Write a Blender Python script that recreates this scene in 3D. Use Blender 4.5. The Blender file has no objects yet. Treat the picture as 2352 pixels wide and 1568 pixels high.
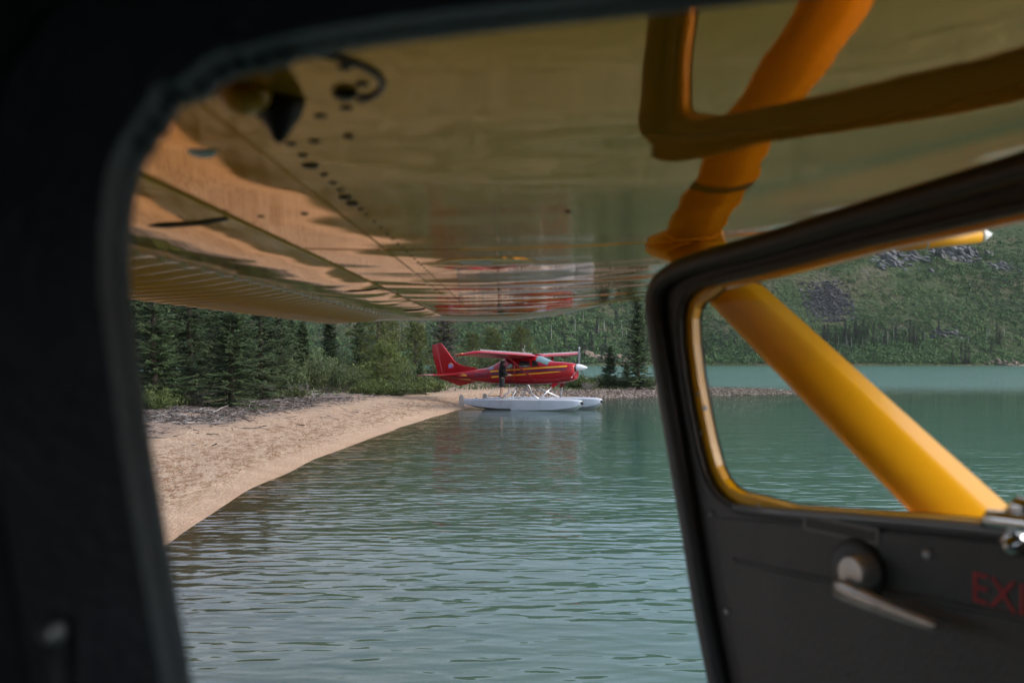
import bpy, bmesh, math, random
import numpy as np
from mathutils import Vector, Matrix, geometry

SC = bpy.context.scene
COL = SC.collection
R = math.radians

# ------------------------------------------------------------------ camera
CZ = 2.25                      # eye height above the lake
F = 35.0 / 36.0 * 2352         # focal length in units of a 2352 px wide frame
HX, HY = 1176.0, 830.0         # principal column, horizon row
cam_d = bpy.data.cameras.new("camera")
cam_d.lens = 35.0
cam_d.sensor_width = 36.0
cam_d.shift_y = (HY - 784.0) / 2352.0
cam_d.clip_start = 0.02
cam_d.clip_end = 5000
cam_d.dof.use_dof = True
cam_d.dof.focus_distance = 46.0
cam_d.dof.aperture_fstop = 6.3
cam = bpy.data.objects.new("camera", cam_d)
COL.objects.link(cam)
cam.location = (0, 0, CZ)
cam.rotation_euler = (R(90), 0, 0)
SC.camera = cam

# ------------------------------------------------------------------ sky and sun
SUN_EL, SUN_AZ = 38.0, 102.0   # azimuth: degrees clockwise from +Y (the view) seen from above
world = bpy.data.worlds.new("World")
SC.world = world
world.use_nodes = True
wn, wl = world.node_tree.nodes, world.node_tree.links
wn.clear()
w_out = wn.new("ShaderNodeOutputWorld")
w_bg = wn.new("ShaderNodeBackground")
w_sky = wn.new("ShaderNodeTexSky")
w_sky.sky_type = 'NISHITA'
w_sky.sun_disc = False
w_sky.sun_elevation = R(SUN_EL)
w_sky.sun_rotation = R(SUN_AZ)
w_sky.air_density = 1.0
w_sky.dust_density = 2.5
w_sky.ozone_density = 1.5
# thin high cloud everywhere: the sky colour pulled towards its own grey by a soft cloud noise
w_tc = wn.new("ShaderNodeTexCoord")
w_map = wn.new("ShaderNodeMapping"); w_map.inputs['Scale'].default_value = (1.6, 1.6, 5.0)
w_no = wn.new("ShaderNodeTexNoise"); w_no.inputs['Scale'].default_value = 2.2
w_no.inputs['Detail'].default_value = 7; w_no.inputs['Roughness'].default_value = 0.58
w_ramp = wn.new("ShaderNodeValToRGB")
w_ramp.color_ramp.elements[0].position = 0.36; w_ramp.color_ramp.elements[0].color = (0.15, 0.15, 0.15, 1)
w_ramp.color_ramp.elements[1].position = 0.66; w_ramp.color_ramp.elements[1].color = (0.75, 0.75, 0.75, 1)
w_bw = wn.new("ShaderNodeRGBToBW")
w_gr = wn.new("ShaderNodeMix"); w_gr.data_type = 'RGBA'; w_gr.blend_type = 'MULTIPLY'
w_gr.inputs[0].default_value = 1.0
w_gr.inputs[7].default_value = (1.0, 1.05, 1.20, 1)
w_mix = wn.new("ShaderNodeMix"); w_mix.data_type = 'RGBA'
wl.new(w_tc.outputs['Generated'], w_map.inputs['Vector'])
wl.new(w_map.outputs[0], w_no.inputs['Vector'])
wl.new(w_no.outputs[0], w_ramp.inputs[0])
wl.new(w_sky.outputs[0], w_bw.inputs[0])
wl.new(w_bw.outputs[0], w_gr.inputs[6])
wl.new(w_ramp.outputs[0], w_mix.inputs[0])
wl.new(w_sky.outputs[0], w_mix.inputs[6])
wl.new(w_gr.outputs[2], w_mix.inputs[7])
wl.new(w_mix.outputs[2], w_bg.inputs['Color'])
w_bg.inputs['Strength'].default_value = 0.15
wl.new(w_bg.outputs[0], w_out.inputs['Surface'])

sun_d = bpy.data.lights.new("sun", 'SUN')
sun_d.energy = 1.1
sun_d.angle = R(16)
sun_d.color = (1.0, 0.95, 0.88)
sun = bpy.data.objects.new("sun", sun_d)
COL.objects.link(sun)
sv = Vector((math.sin(R(SUN_AZ)) * math.cos(R(SUN_EL)), math.cos(R(SUN_AZ)) * math.cos(R(SUN_EL)), math.sin(R(SUN_EL))))
sun.rotation_euler = sv.to_track_quat('Z', 'Y').to_euler()

SC.view_settings.view_transform = 'Standard'
SC.view_settings.look = 'None'
SC.view_settings.exposure = 1.15
SC.view_settings.gamma = 1.0
SC.view_settings.use_curve_mapping = False
SC.cycles.max_bounces = 8
SC.cycles.transparent_max_bounces = 12
SC.cycles.use_denoising = True
SC.cycles.caustics_reflective = False
SC.cycles.caustics_refractive = False

# ------------------------------------------------------------------ helpers
def P(px, py, Y):
    return Vector(((px - HX) / F * Y, Y, CZ + (HY - py) / F * Y))

def hash2(ix, iy, seed):
    v = np.sin(ix * 127.1 + iy * 311.7 + seed * 74.7) * 43758.5453
    return v - np.floor(v)

def vnoise(x, y, seed=0):
    x = np.asarray(x, float); y = np.asarray(y, float)
    ix, iy = np.floor(x), np.floor(y)
    fx, fy = x - ix, y - iy
    fx = fx * fx * (3 - 2 * fx); fy = fy * fy * (3 - 2 * fy)
    a = hash2(ix, iy, seed); b = hash2(ix + 1, iy, seed)
    c = hash2(ix, iy + 1, seed); d = hash2(ix + 1, iy + 1, seed)
    return (a * (1 - fx) + b * fx) * (1 - fy) + (c * (1 - fx) + d * fx) * fy

def fbm(x, y, octv=4, seed=0):
    s, a, t = 0.0, 0.5, 0.0
    for o in range(octv):
        s = s + a * vnoise(x * 2 ** o, y * 2 ** o, seed + o * 13); t += a; a *= 0.5
    return s / t

def np_mesh(name, V, Fa, smooth=False, face_attrs=None, vert_attrs=None):
    V = np.asarray(V, np.float32); Fa = np.asarray(Fa, np.int32)
    me = bpy.data.meshes.new(name)
    m, k = Fa.shape
    me.vertices.add(len(V)); me.vertices.foreach_set("co", V.ravel())
    me.loops.add(m * k); me.loops.foreach_set("vertex_index", Fa.ravel())
    me.polygons.add(m); me.polygons.foreach_set("loop_start", np.arange(0, m * k, k, dtype=np.int32))
    if smooth:
        me.polygons.foreach_set("use_smooth", np.ones(m, bool))
    me.update(calc_edges=True)
    for n_, a_ in (face_attrs or {}).items():
        at = me.attributes.new(n_, 'FLOAT', 'FACE'); at.data.foreach_set("value", np.asarray(a_, np.float32))
    for n_, a_ in (vert_attrs or {}).items():
        at = me.attributes.new(n_, 'FLOAT', 'POINT'); at.data.foreach_set("value", np.asarray(a_, np.float32))
    return me

def link(name, me, m=None, parent=None, inv=None):
    o = bpy.data.objects.new(name, me)
    COL.objects.link(o)
    if m is not None:
        me.materials.clear(); me.materials.append(m)
    if parent is not None:
        o.parent = parent
        if inv is not None:
            o.matrix_parent_inverse = inv
    return o

def tag(o, label=None, cat=None, group=None, kind=None):
    if label: o['label'] = label
    if cat: o['category'] = cat
    if group: o['group'] = group
    if kind: o['kind'] = kind
    return o

def empty(name, loc, rz=0.0):
    o = bpy.data.objects.new(name, None)
    COL.objects.link(o)
    o.empty_display_size = 0.2
    o.location = loc; o.rotation_euler = (0, 0, rz)
    return o

class MB:
    """collects boxes, tubes, lofts; build() links them as one mesh object"""
    def __init__(s): s.v, s.f = [], []
    def add(s, vs, fs):
        n = len(s.v)
        s.v += [tuple(v) for v in vs]
        s.f += [tuple(i + n for i in f) for f in fs]
        return s
    def box(s, c, size, rot=None):
        h = [x / 2 for x in size]
        vs = [Vector((sx * h[0], sy * h[1], sz * h[2])) for sz in (-1, 1) for sy in (-1, 1) for sx in (-1, 1)]
        if rot is not None: vs = [rot @ v for v in vs]
        c = Vector(c)
        return s.add([v + c for v in vs], [(0, 2, 3, 1), (4, 5, 7, 6), (0, 1, 5, 4), (2, 6, 7, 3), (0, 4, 6, 2), (1, 3, 7, 5)])
    def tube(s, pts, rad, n=8, cap=True, flat=None):
        pts = [Vector(p) for p in pts]
        if not isinstance(rad, (list, tuple)): rad = [rad] * len(pts)
        rings, up = [], None
        for i, p in enumerate(pts):
            t = (pts[min(i + 1, len(pts) - 1)] - pts[max(i - 1, 0)])
            t = t.normalized() if t.length > 1e-9 else Vector((0, 0, 1))
            if up is None:
                up = Vector((0, 0, 1)) if abs(t.z) < 0.9 else Vector((1, 0, 0))
            a = t.cross(up)
            if a.length < 1e-6: a = t.cross(Vector((0, 1, 0)))
            a.normalize(); b = a.cross(t).normalized(); up = b
            rings.append([p + a * (math.cos(2 * math.pi * k / n) * rad[i]) + b * (math.sin(2 * math.pi * k / n) * rad[i]) for k in range(n)])
        return s.loft(rings, cap)
    def loft(s, rings, cap=True, closed=True):
        n = len(rings[0]); vs = [v for r in rings for v in r]; fs = []
        for i in range(len(rings) - 1):
            for k in range(n if closed else n - 1):
                a, b = i * n + k, i * n + (k + 1) % n
                fs.append((a, b, b + n, a + n))
        if cap and closed:
            fs.append(tuple(reversed(range(n)))); fs.append(tuple((len(rings) - 1) * n + k for k in range(n)))
        return s.add(vs, fs)
    def lathe(s, prof, origin, axis, n=20):
        axis = Vector(axis).normalized(); a = axis.orthogonal().normalized(); b = axis.cross(a); o = Vector(origin)
        return s.loft([[o + axis * h + (a * math.cos(2 * math.pi * k / n) + b * math.sin(2 * math.pi * k / n)) * r for k in range(n)] for (h, r) in prof])
    def prism(s, poly, fn0, fn1):
        """poly: 2-D outline; fn0/fn1 map a 2-D point to the two faces"""
        n = len(poly)
        tri = geometry.tessellate_polygon([[Vector((p[0], p[1], 0)) for p in poly]])
        vs = [fn0(p) for p in poly] + [fn1(p) for p in poly]
        fs = [tuple(t) for t in tri] + [tuple(i + n for i in reversed(t)) for t in tri]
        fs += [(i, (i + 1) % n, (i + 1) % n + n, i + n) for i in range(n)]
        return s.add(vs, fs)
    def slab_hole(s, outer, hole, fn0, fn1):
        n, m = len(outer), len(hole)
        tri = geometry.tessellate_polygon([[Vector((p[0], p[1], 0)) for p in outer], [Vector((p[0], p[1], 0)) for p in hole]])
        allp = list(outer) + list(hole); t = n + m
        vs = [fn0(p) for p in allp] + [fn1(p) for p in allp]
        fs = [tuple(q) for q in tri] + [tuple(i + t for i in reversed(q)) for q in tri]
        fs += [(i, (i + 1) % n, (i + 1) % n + t, i + t) for i in range(n)]
        fs += [(n + i, n + (i + 1) % m, n + (i + 1) % m + t, n + i + t) for i in range(m)]
        return s.add(vs, fs)
    def mesh(s, name, smooth=False, fix=True):
        me = bpy.data.meshes.new(name)
        me.from_pydata(s.v, [], s.f)
        if fix:
            bm = bmesh.new(); bm.from_mesh(me)
            bmesh.ops.recalc_face_normals(bm, faces=bm.faces)
            bm.to_mesh(me); bm.free()
        if smooth:
            me.shade_smooth() if smooth is True else None
        me.update()
        return me
    def build(s, name, m, parent=None, smooth=False, inv=None, angle=None, bevel=0, fix=True):
        me = s.mesh(name, smooth or angle is not None, fix)
        if angle is not None:
            me.shade_smooth()
            try: me.set_sharp_from_angle(angle=R(angle))
            except Exception: pass
        o = link(name, me, m, parent, inv)
        if bevel:
            md = o.modifiers.new("bevel", 'BEVEL'); md.width = bevel; md.segments = 2; md.limit_method = 'ANGLE'; md.angle_limit = R(40)
        return o

def smooth_poly(pts, it=2, closed=False):
    pts = [Vector(p) for p in pts]
    for _ in range(it):
        q = []
        n = len(pts)
        rng = range(n) if closed else range(n - 1)
        if not closed: q.append(pts[0])
        for i in rng:
            a, b = pts[i], pts[(i + 1) % n]
            q += [a * 0.75 + b * 0.25, a * 0.25 + b * 0.75]
        if not closed: q.append(pts[-1])
        pts = q
    return pts

# ------------------------------------------------------------------ materials
MATS = {}
def new_mat(name):
    m = bpy.data.materials.new(name); m.use_nodes = True
    MATS[name] = m
    nt = m.node_tree
    return m, nt.nodes, nt.links, nt.nodes['Principled BSDF']

def mat(name, col, rough=0.5, metal=0.0, spec=0.5, var=0.12, vscale=6.0, bump=0.0, bscale=20.0, coat=0.0, coat_r=0.05, stretch=None):
    m, n, l, b = new_mat(name)
    tc = n.new("ShaderNodeTexCoord")
    no = n.new("ShaderNodeTexNoise"); no.inputs['Scale'].default_value = vscale; no.inputs['Detail'].default_value = 4
    src = tc.outputs['Object']
    if stretch:
        mp = n.new("ShaderNodeMapping"); mp.inputs['Scale'].default_value = stretch
        l.new(src, mp.inputs[0]); src = mp.outputs[0]
    l.new(src, no.inputs['Vector'])
    mx = n.new("ShaderNodeMix"); mx.data_type = 'RGBA'
    mx.inputs[6].default_value = tuple(c * (1 - var) for c in col) + (1,)
    mx.inputs[7].default_value = tuple(min(1, c * (1 + var)) for c in col) + (1,)
    l.new(no.outputs[0], mx.inputs[0]); l.new(mx.outputs[2], b.inputs['Base Color'])
    b.inputs['Roughness'].default_value = rough; b.inputs['Metallic'].default_value = metal
    b.inputs['Specular IOR Level'].default_value = spec
    b.inputs['Coat Weight'].default_value = coat; b.inputs['Coat Roughness'].default_value = coat_r
    if bump:
        n2 = n.new("ShaderNodeTexNoise"); n2.inputs['Scale'].default_value = bscale; n2.inputs['Detail'].default_value = 5
        l.new(src, n2.inputs['Vector'])
        bp = n.new("ShaderNodeBump"); bp.inputs['Strength'].default_value = 1.0; bp.inputs['Distance'].default_value = bump
        l.new(n2.outputs[0], bp.inputs['Height']); l.new(bp.outputs[0], b.inputs['Normal'])
        if coat: l.new(bp.outputs[0], b.inputs['Coat Normal'])
    return m

def leaf_mat(name, stops, rough=0.6, transl=0.25):
    """colour by the face attribute 'tone' (each leaf's own shade)"""
    m, n, l, b = new_mat(name)
    at = n.new("ShaderNodeAttribute"); at.attribute_name = 'tone'
    rp = n.new("ShaderNodeValToRGB")
    e = rp.color_ramp.elements
    while len(e) < len(stops): e.new(0.5)
    for k, (p, c) in enumerate(stops):
        e[k].position = p; e[k].color = c + (1,)
    oi = n.new("ShaderNodeObjectInfo")
    hs = n.new("ShaderNodeHueSaturation")
    mr = n.new("ShaderNodeMapRange"); mr.inputs[3].default_value = 0.8; mr.inputs[4].default_value = 1.2
    l.new(oi.outputs['Random'], mr.inputs[0]); l.new(mr.outputs[0], hs.inputs['Value'])
    l.new(at.outputs['Fac'], rp.inputs[0]); l.new(rp.outputs[0], hs.inputs['Color'])
    l.new(hs.outputs[0], b.inputs['Base Color'])
    b.inputs['Roughness'].default_value = rough; b.inputs['Specular IOR Level'].default_value = 0.3
    tr = n.new("ShaderNodeBsdfTranslucent"); ms = n.new("ShaderNodeMixShader"); ms.inputs[0].default_value = transl
    l.new(hs.outputs[0], tr.inputs['Color'])
    out = n['Material Output']
    l.new(b.outputs[0], ms.inputs[1]); l.new(tr.outputs[0], ms.inputs[2]); l.new(ms.outputs[0], out.inputs['Surface'])
    return m

M_YEL = mat('yellow_paint', (0.86, 0.40, 0.006), 0.30, spec=0.4, coat=0.12, coat_r=0.1, var=0.06, vscale=3)
M_RED = mat('red_paint', (0.30, 0.001, 0.006), 0.32, spec=0.35, coat=0.22, coat_r=0.05, var=0.06, vscale=2)
M_STRIPE = mat('stripe_yellow_paint', (0.72, 0.34, 0.015), 0.3, var=0.05)
M_NAVY = mat('navy_paint', (0.035, 0.015, 0.06), 0.35, var=0.05)
M_WHITE = mat('white_paint', (0.78, 0.78, 0.78), 0.4, var=0.04)
M_FLOAT = mat('float_aluminium_paint', (0.50, 0.53, 0.58), 0.42, metal=0.25, var=0.12, vscale=5, bump=0.003, bscale=6)
M_ALU = mat('bare_aluminium', (0.55, 0.56, 0.58), 0.35, metal=0.85, var=0.15, vscale=12)
M_CHROME = mat('polished_chrome', (0.75, 0.76, 0.78), 0.12, metal=1.0, var=0.05)
M_WORN = mat('worn_handle_metal', (0.55, 0.51, 0.48), 0.36, metal=0.6, var=0.35, vscale=60)
M_BLACK = mat('black_rubber', (0.012, 0.012, 0.013), 0.55, var=0.2)
M_TRIM = mat('dark_cabin_trim', (0.085, 0.095, 0.110), 0.55, var=0.45, vscale=30, bump=0.002, bscale=160)
M_CABIN = mat('cabin_lining', (0.05, 0.052, 0.058), 0.85, var=0.2)
M_DOORFRAME = mat('door_frame_paint', (0.040, 0.036, 0.034), 0.38, var=0.2, vscale=20, bump=0.001, bscale=300)
M_DOOR = mat('door_grey_paint', (0.056, 0.051, 0.048), 0.48, var=0.38, vscale=14, bump=0.0012, bscale=420, stretch=(1, 1, 0.35))
M_DARK = mat('dark_gap', (0.008, 0.006, 0.004), 0.8, var=0.1)
M_SCREW = mat('grimy_screw', (0.035, 0.022, 0.010), 0.5, var=0.3)
M_EXIT = mat('red_lettering', (0.42, 0.010, 0.014), 0.5, var=0.1)
M_PLAC = mat('placard_black', (0.008, 0.008, 0.009), 0.35, var=0.1)
M_PLACR = mat('placard_rim', (0.16, 0.155, 0.15), 0.4, var=0.1)
M_TAPE = mat('worn_strut_tape', (0.040, 0.028, 0.020), 0.6, var=0.5, vscale=45, bump=0.003, bscale=80)
M_SKIN = mat('skin', (0.42, 0.24, 0.18), 0.55, var=0.08)
M_HOOD = mat('black_fabric', (0.006, 0.006, 0.007), 0.9, var=0.2, vscale=30)
M_SHORT = mat('dark_grey_fabric', (0.014, 0.015, 0.015), 0.9, var=0.2, vscale=30)
M_HAIR = mat('dark_hair', (0.012, 0.009, 0.008), 0.6, var=0.2)
M_BARK = mat('bark', (0.10, 0.075, 0.055), 0.9, var=0.3, vscale=14, bump=0.02, bscale=30)
M_DEAD = mat('weathered_wood', (0.30, 0.27, 0.25), 0.85, var=0.35, vscale=9)
M_DEADDK = mat('grey_twigs', (0.15, 0.13, 0.12), 0.9, var=0.3, vscale=9)
M_ROCK = mat('grey_rock', (0.105, 0.10, 0.107), 0.9, var=0.7, vscale=0.5, bump=0.6, bscale=0.5)

def glass_mat(name, tint, alpha_t, rough=0.02, haze=(0.5, 0.55, 0.55), haze_f=0.03):
    m, n, l, b = new_mat(name)
    n.remove(b)
    out = n['Material Output']
    tr = n.new("ShaderNodeBsdfTransparent"); tr.inputs[0].default_value = tint + (1,)
    gl = n.new("ShaderNodeBsdfGlossy"); gl.inputs['Roughness'].default_value = rough
    di = n.new("ShaderNodeBsdfDiffuse"); di.inputs[0].default_value = haze + (1,)
    no = n.new("ShaderNodeTexNoise"); no.inputs['Scale'].default_value = 14; no.inputs['Detail'].default_value = 6
    tc = n.new("ShaderNodeTexCoord"); l.new(tc.outputs['Object'], no.inputs['Vector'])
    mu = n.new("ShaderNodeMath"); mu.operation = 'MULTIPLY'; mu.inputs[1].default_value = haze_f * 2
    l.new(no.outputs[0], mu.inputs[0])
    m1 = n.new("ShaderNodeMixShader"); l.new(mu.outputs[0], m1.inputs[0])
    l.new(tr.outputs[0], m1.inputs[1]); l.new(di.outputs[0], m1.inputs[2])
    fr = n.new("ShaderNodeFresnel"); fr.inputs[0].default_value = 1.45
    sc = n.new("ShaderNodeMath"); sc.operation = 'MULTIPLY'; sc.inputs[1].default_value = alpha_t
    ge = n.new("ShaderNodeNewGeometry")
    fb = n.new("ShaderNodeMath"); fb.operation = 'SUBTRACT'; fb.inputs[0].default_value = 1.0; l.new(ge.outputs['Backfacing'], fb.inputs[1])
    fm = n.new("ShaderNodeMath"); fm.operation = 'MULTIPLY'; l.new(fr.outputs[0], fm.inputs[0]); l.new(fb.outputs[0], fm.inputs[1])
    l.new(fm.outputs[0], sc.inputs[0])
    m2 = n.new("ShaderNodeMixShader"); l.new(sc.outputs[0], m2.inputs[0])
    l.new(m1.outputs[0], m2.inputs[1]); l.new(gl.outputs[0], m2.inputs[2])
    l.new(m2.outputs[0], out.inputs['Surface'])
    return m
M_GLASS = glass_mat('door_glass', (0.93, 0.95, 0.93), 0.12, haze_f=0.012)
M_PLEXI = mat('dark_plexiglass', (0.012, 0.018, 0.017), 0.06, spec=0.9, var=0.3)
M_SCREEN = mat('windscreen_reflection', (0.10, 0.17, 0.175), 0.08, spec=0.9, var=0.35, vscale=3)  # teal base colour stands in for the reflection on the glass

# glossy wing skin: smooth yellow lacquer over gently rippled sheet metal
def wing_mat():
    m, n, l, b = new_mat('wing_lacquer')
    tc = n.new("ShaderNodeTexCoord")
    no = n.new("ShaderNodeTexNoise"); no.inputs['Scale'].default_value = 2.0; no.inputs['Detail'].default_value = 5
    l.new(tc.outputs['Object'], no.inputs['Vector'])
    mx = n.new("ShaderNodeMix"); mx.data_type = 'RGBA'
    mx.inputs[6].default_value = (0.82, 0.385, 0.022, 1); mx.inputs[7].default_value = (0.90, 0.425, 0.028, 1)
    l.new(no.outputs[0], mx.inputs[0]); l.new(mx.outputs[2], b.inputs['Base Color'])
    b.inputs['Roughness'].default_value = 0.02
    b.inputs['IOR'].default_value = 1.25
    b.inputs['Metallic'].default_value = 0.5
    b.inputs['Specular Tint'].default_value = (0.86, 0.57, 0.17, 1)
    mp = n.new("ShaderNodeMapping"); mp.inputs['Scale'].default_value = (0.8, 1.4, 1.0)
    l.new(tc.outputs['Object'], mp.inputs[0])
    n1 = n.new("ShaderNodeTexNoise"); n1.inputs['Scale'].default_value = 2.4; n1.inputs['Detail'].default_value = 1.2
    n2 = n.new("ShaderNodeTexNoise"); n2.inputs['Scale'].default_value = 90; n2.inputs['Detail'].default_value = 3
    mp2 = n.new("ShaderNodeMapping"); mp2.inputs['Scale'].default_value = (0.25, 1.0, 1.0)
    l.new(tc.outputs['Object'], mp2.inputs[0])
    l.new(mp.outputs[0], n1.inputs['Vector']); l.new(mp2.outputs[0], n2.inputs['Vector'])
    b1 = n.new("ShaderNodeBump"); b1.inputs['Distance'].default_value = 0.0060; b1.inputs['Strength'].default_value = 1
    b2 = n.new("ShaderNodeBump"); b2.inputs['Distance'].default_value = 0.00005; b2.inputs['Strength'].default_value = 1
    l.new(n1.outputs[0], b1.inputs['Height']); l.new(n2.outputs[0], b2.inputs['Height'])
    l.new(b1.outputs[0], b2.inputs['Normal']); l.new(b2.outputs[0], b.inputs['Normal'])
    return m
M_WING = wing_mat()

# ------------------------------------------------------------------ shore and terrain
SHORE = [(-5.0, -120), (-4.3, -20), (-4.15, 5), (-4.31, 12.5), (-4.45, 15.5), (-4.62, 18.8), (-4.56, 22.9), (-4.2, 29.4),
         (-3.55, 37), (-2.45, 46.3), (-1.7, 49.5), (-0.4, 54), (2.2, 59.5), (6.5, 62.3), (11, 64.5), (16, 67.5), (20.5, 71), (22.5, 73.5),
         (20, 76), (14, 77.5), (10.5, 81), (8, 88), (3, 100), (-10, 125), (-60, 160), (-160, 190), (-200, 190), (-200, -120)]
SH = np.array([tuple(p) for p in SHORE], float)

def inland(X, Y):
    """signed distance to the shoreline, positive on land"""
    X = np.asarray(X, float); Y = np.asarray(Y, float)
    best = np.full(X.shape, 1e9); inside = np.zeros(X.shape, bool)
    n = len(SH)
    for i in range(n):
        x0, y0 = SH[i]; x1, y1 = SH[(i + 1) % n]
        dx, dy = x1 - x0, y1 - y0
        t = np.clip(((X - x0) * dx + (Y - y0) * dy) / (dx * dx + dy * dy), 0, 1)
        best = np.minimum(best, np.hypot(X - x0 - t * dx, Y - y0 - t * dy))
        if abs(dy) > 1e-9:
            c = ((y0 > Y) != (y1 > Y)) & (X < dx * (Y - y0) / dy + x0)
            inside ^= c
    return np.where(inside, best, -best)

def spitness(X, Y):
    return np.clip((Y - 57) / 6, 0, 1) * np.clip((X + 0.5) / 4, 0, 1)

def land_z(X, Y, d=None):
    X = np.asarray(X, float); Y = np.asarray(Y, float)
    d0 = inland(X, Y) if d is None else d
    d = d0 + 0.25 * (vnoise(X * 0.55, Y * 0.35, 3) - 0.5)
    sp = spitness(X, Y)
    slope = 0.175 * (1 - sp) + 0.10 * sp
    top = 0.90 * (1 - sp) + 0.50 * sp
    up = top * (1 - np.exp(-np.maximum(d, 0) * slope / top * 1.15)) + 0.012 * np.maximum(d - 8, 0)
    dn = np.maximum(-4.0, 0.16 * np.minimum(d, 0))
    z = np.where(d > 0, up, dn)
    on = np.clip(d / 1.5, 0, 1)
    z = z + on * (0.10 * (fbm(X * 0.7, Y * 0.7, 3, 5) - 0.5) + 0.05 * (fbm(X * 2.6, Y * 2.2, 3, 9) - 0.5) - 0.03 * np.clip(vnoise(X * 2.1, Y * 2.1, 77) - 0.6, 0, 1) / 0.4)
    return z

def gz(x, y):
    return float(land_z(np.array([x]), np.array([y]))[0])

def axis_pts(segs):
    out = []
    for a, b, st in segs:
        out += list(np.arange(a, b, st))
    out.append(segs[-1][1])
    return np.array(out)

def grid_mesh(name, xs, ys, zf, **kw):
    X, Y = np.meshgrid(xs, ys)
    Z, va = zf(X, Y)
    V = np.stack([X, Y, Z], -1).reshape(-1, 3)
    ny, nx = X.shape
    i = np.arange((ny - 1) * (nx - 1)); r, c = i // (nx - 1), i % (nx - 1)
    a = r * nx + c
    Fa = np.stack([a, a + 1, a + nx + 1, a + nx], -1)
    return np_mesh(name, V, Fa, smooth=True, vert_attrs={k: v.ravel() for k, v in va.items()}, **kw)

def land_fn(X, Y):
    d = inland(X, Y)
    return land_z(X, Y, d), {'inland': d, 'spit': spitness(X, Y)}

gx = axis_pts([(-180, -40, 5), (-40, -16, 0.6), (-16, 4, 0.16), (4, 26, 0.35), (26, 60, 4)])
gy = axis_pts([(-110, 0, 5), (0, 9, 0.6), (9, 32, 0.16), (32, 80, 0.28), (80, 120, 1.2), (120, 200, 6)])
me_land = grid_mesh('beach', gx, gy, land_fn)

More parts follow.
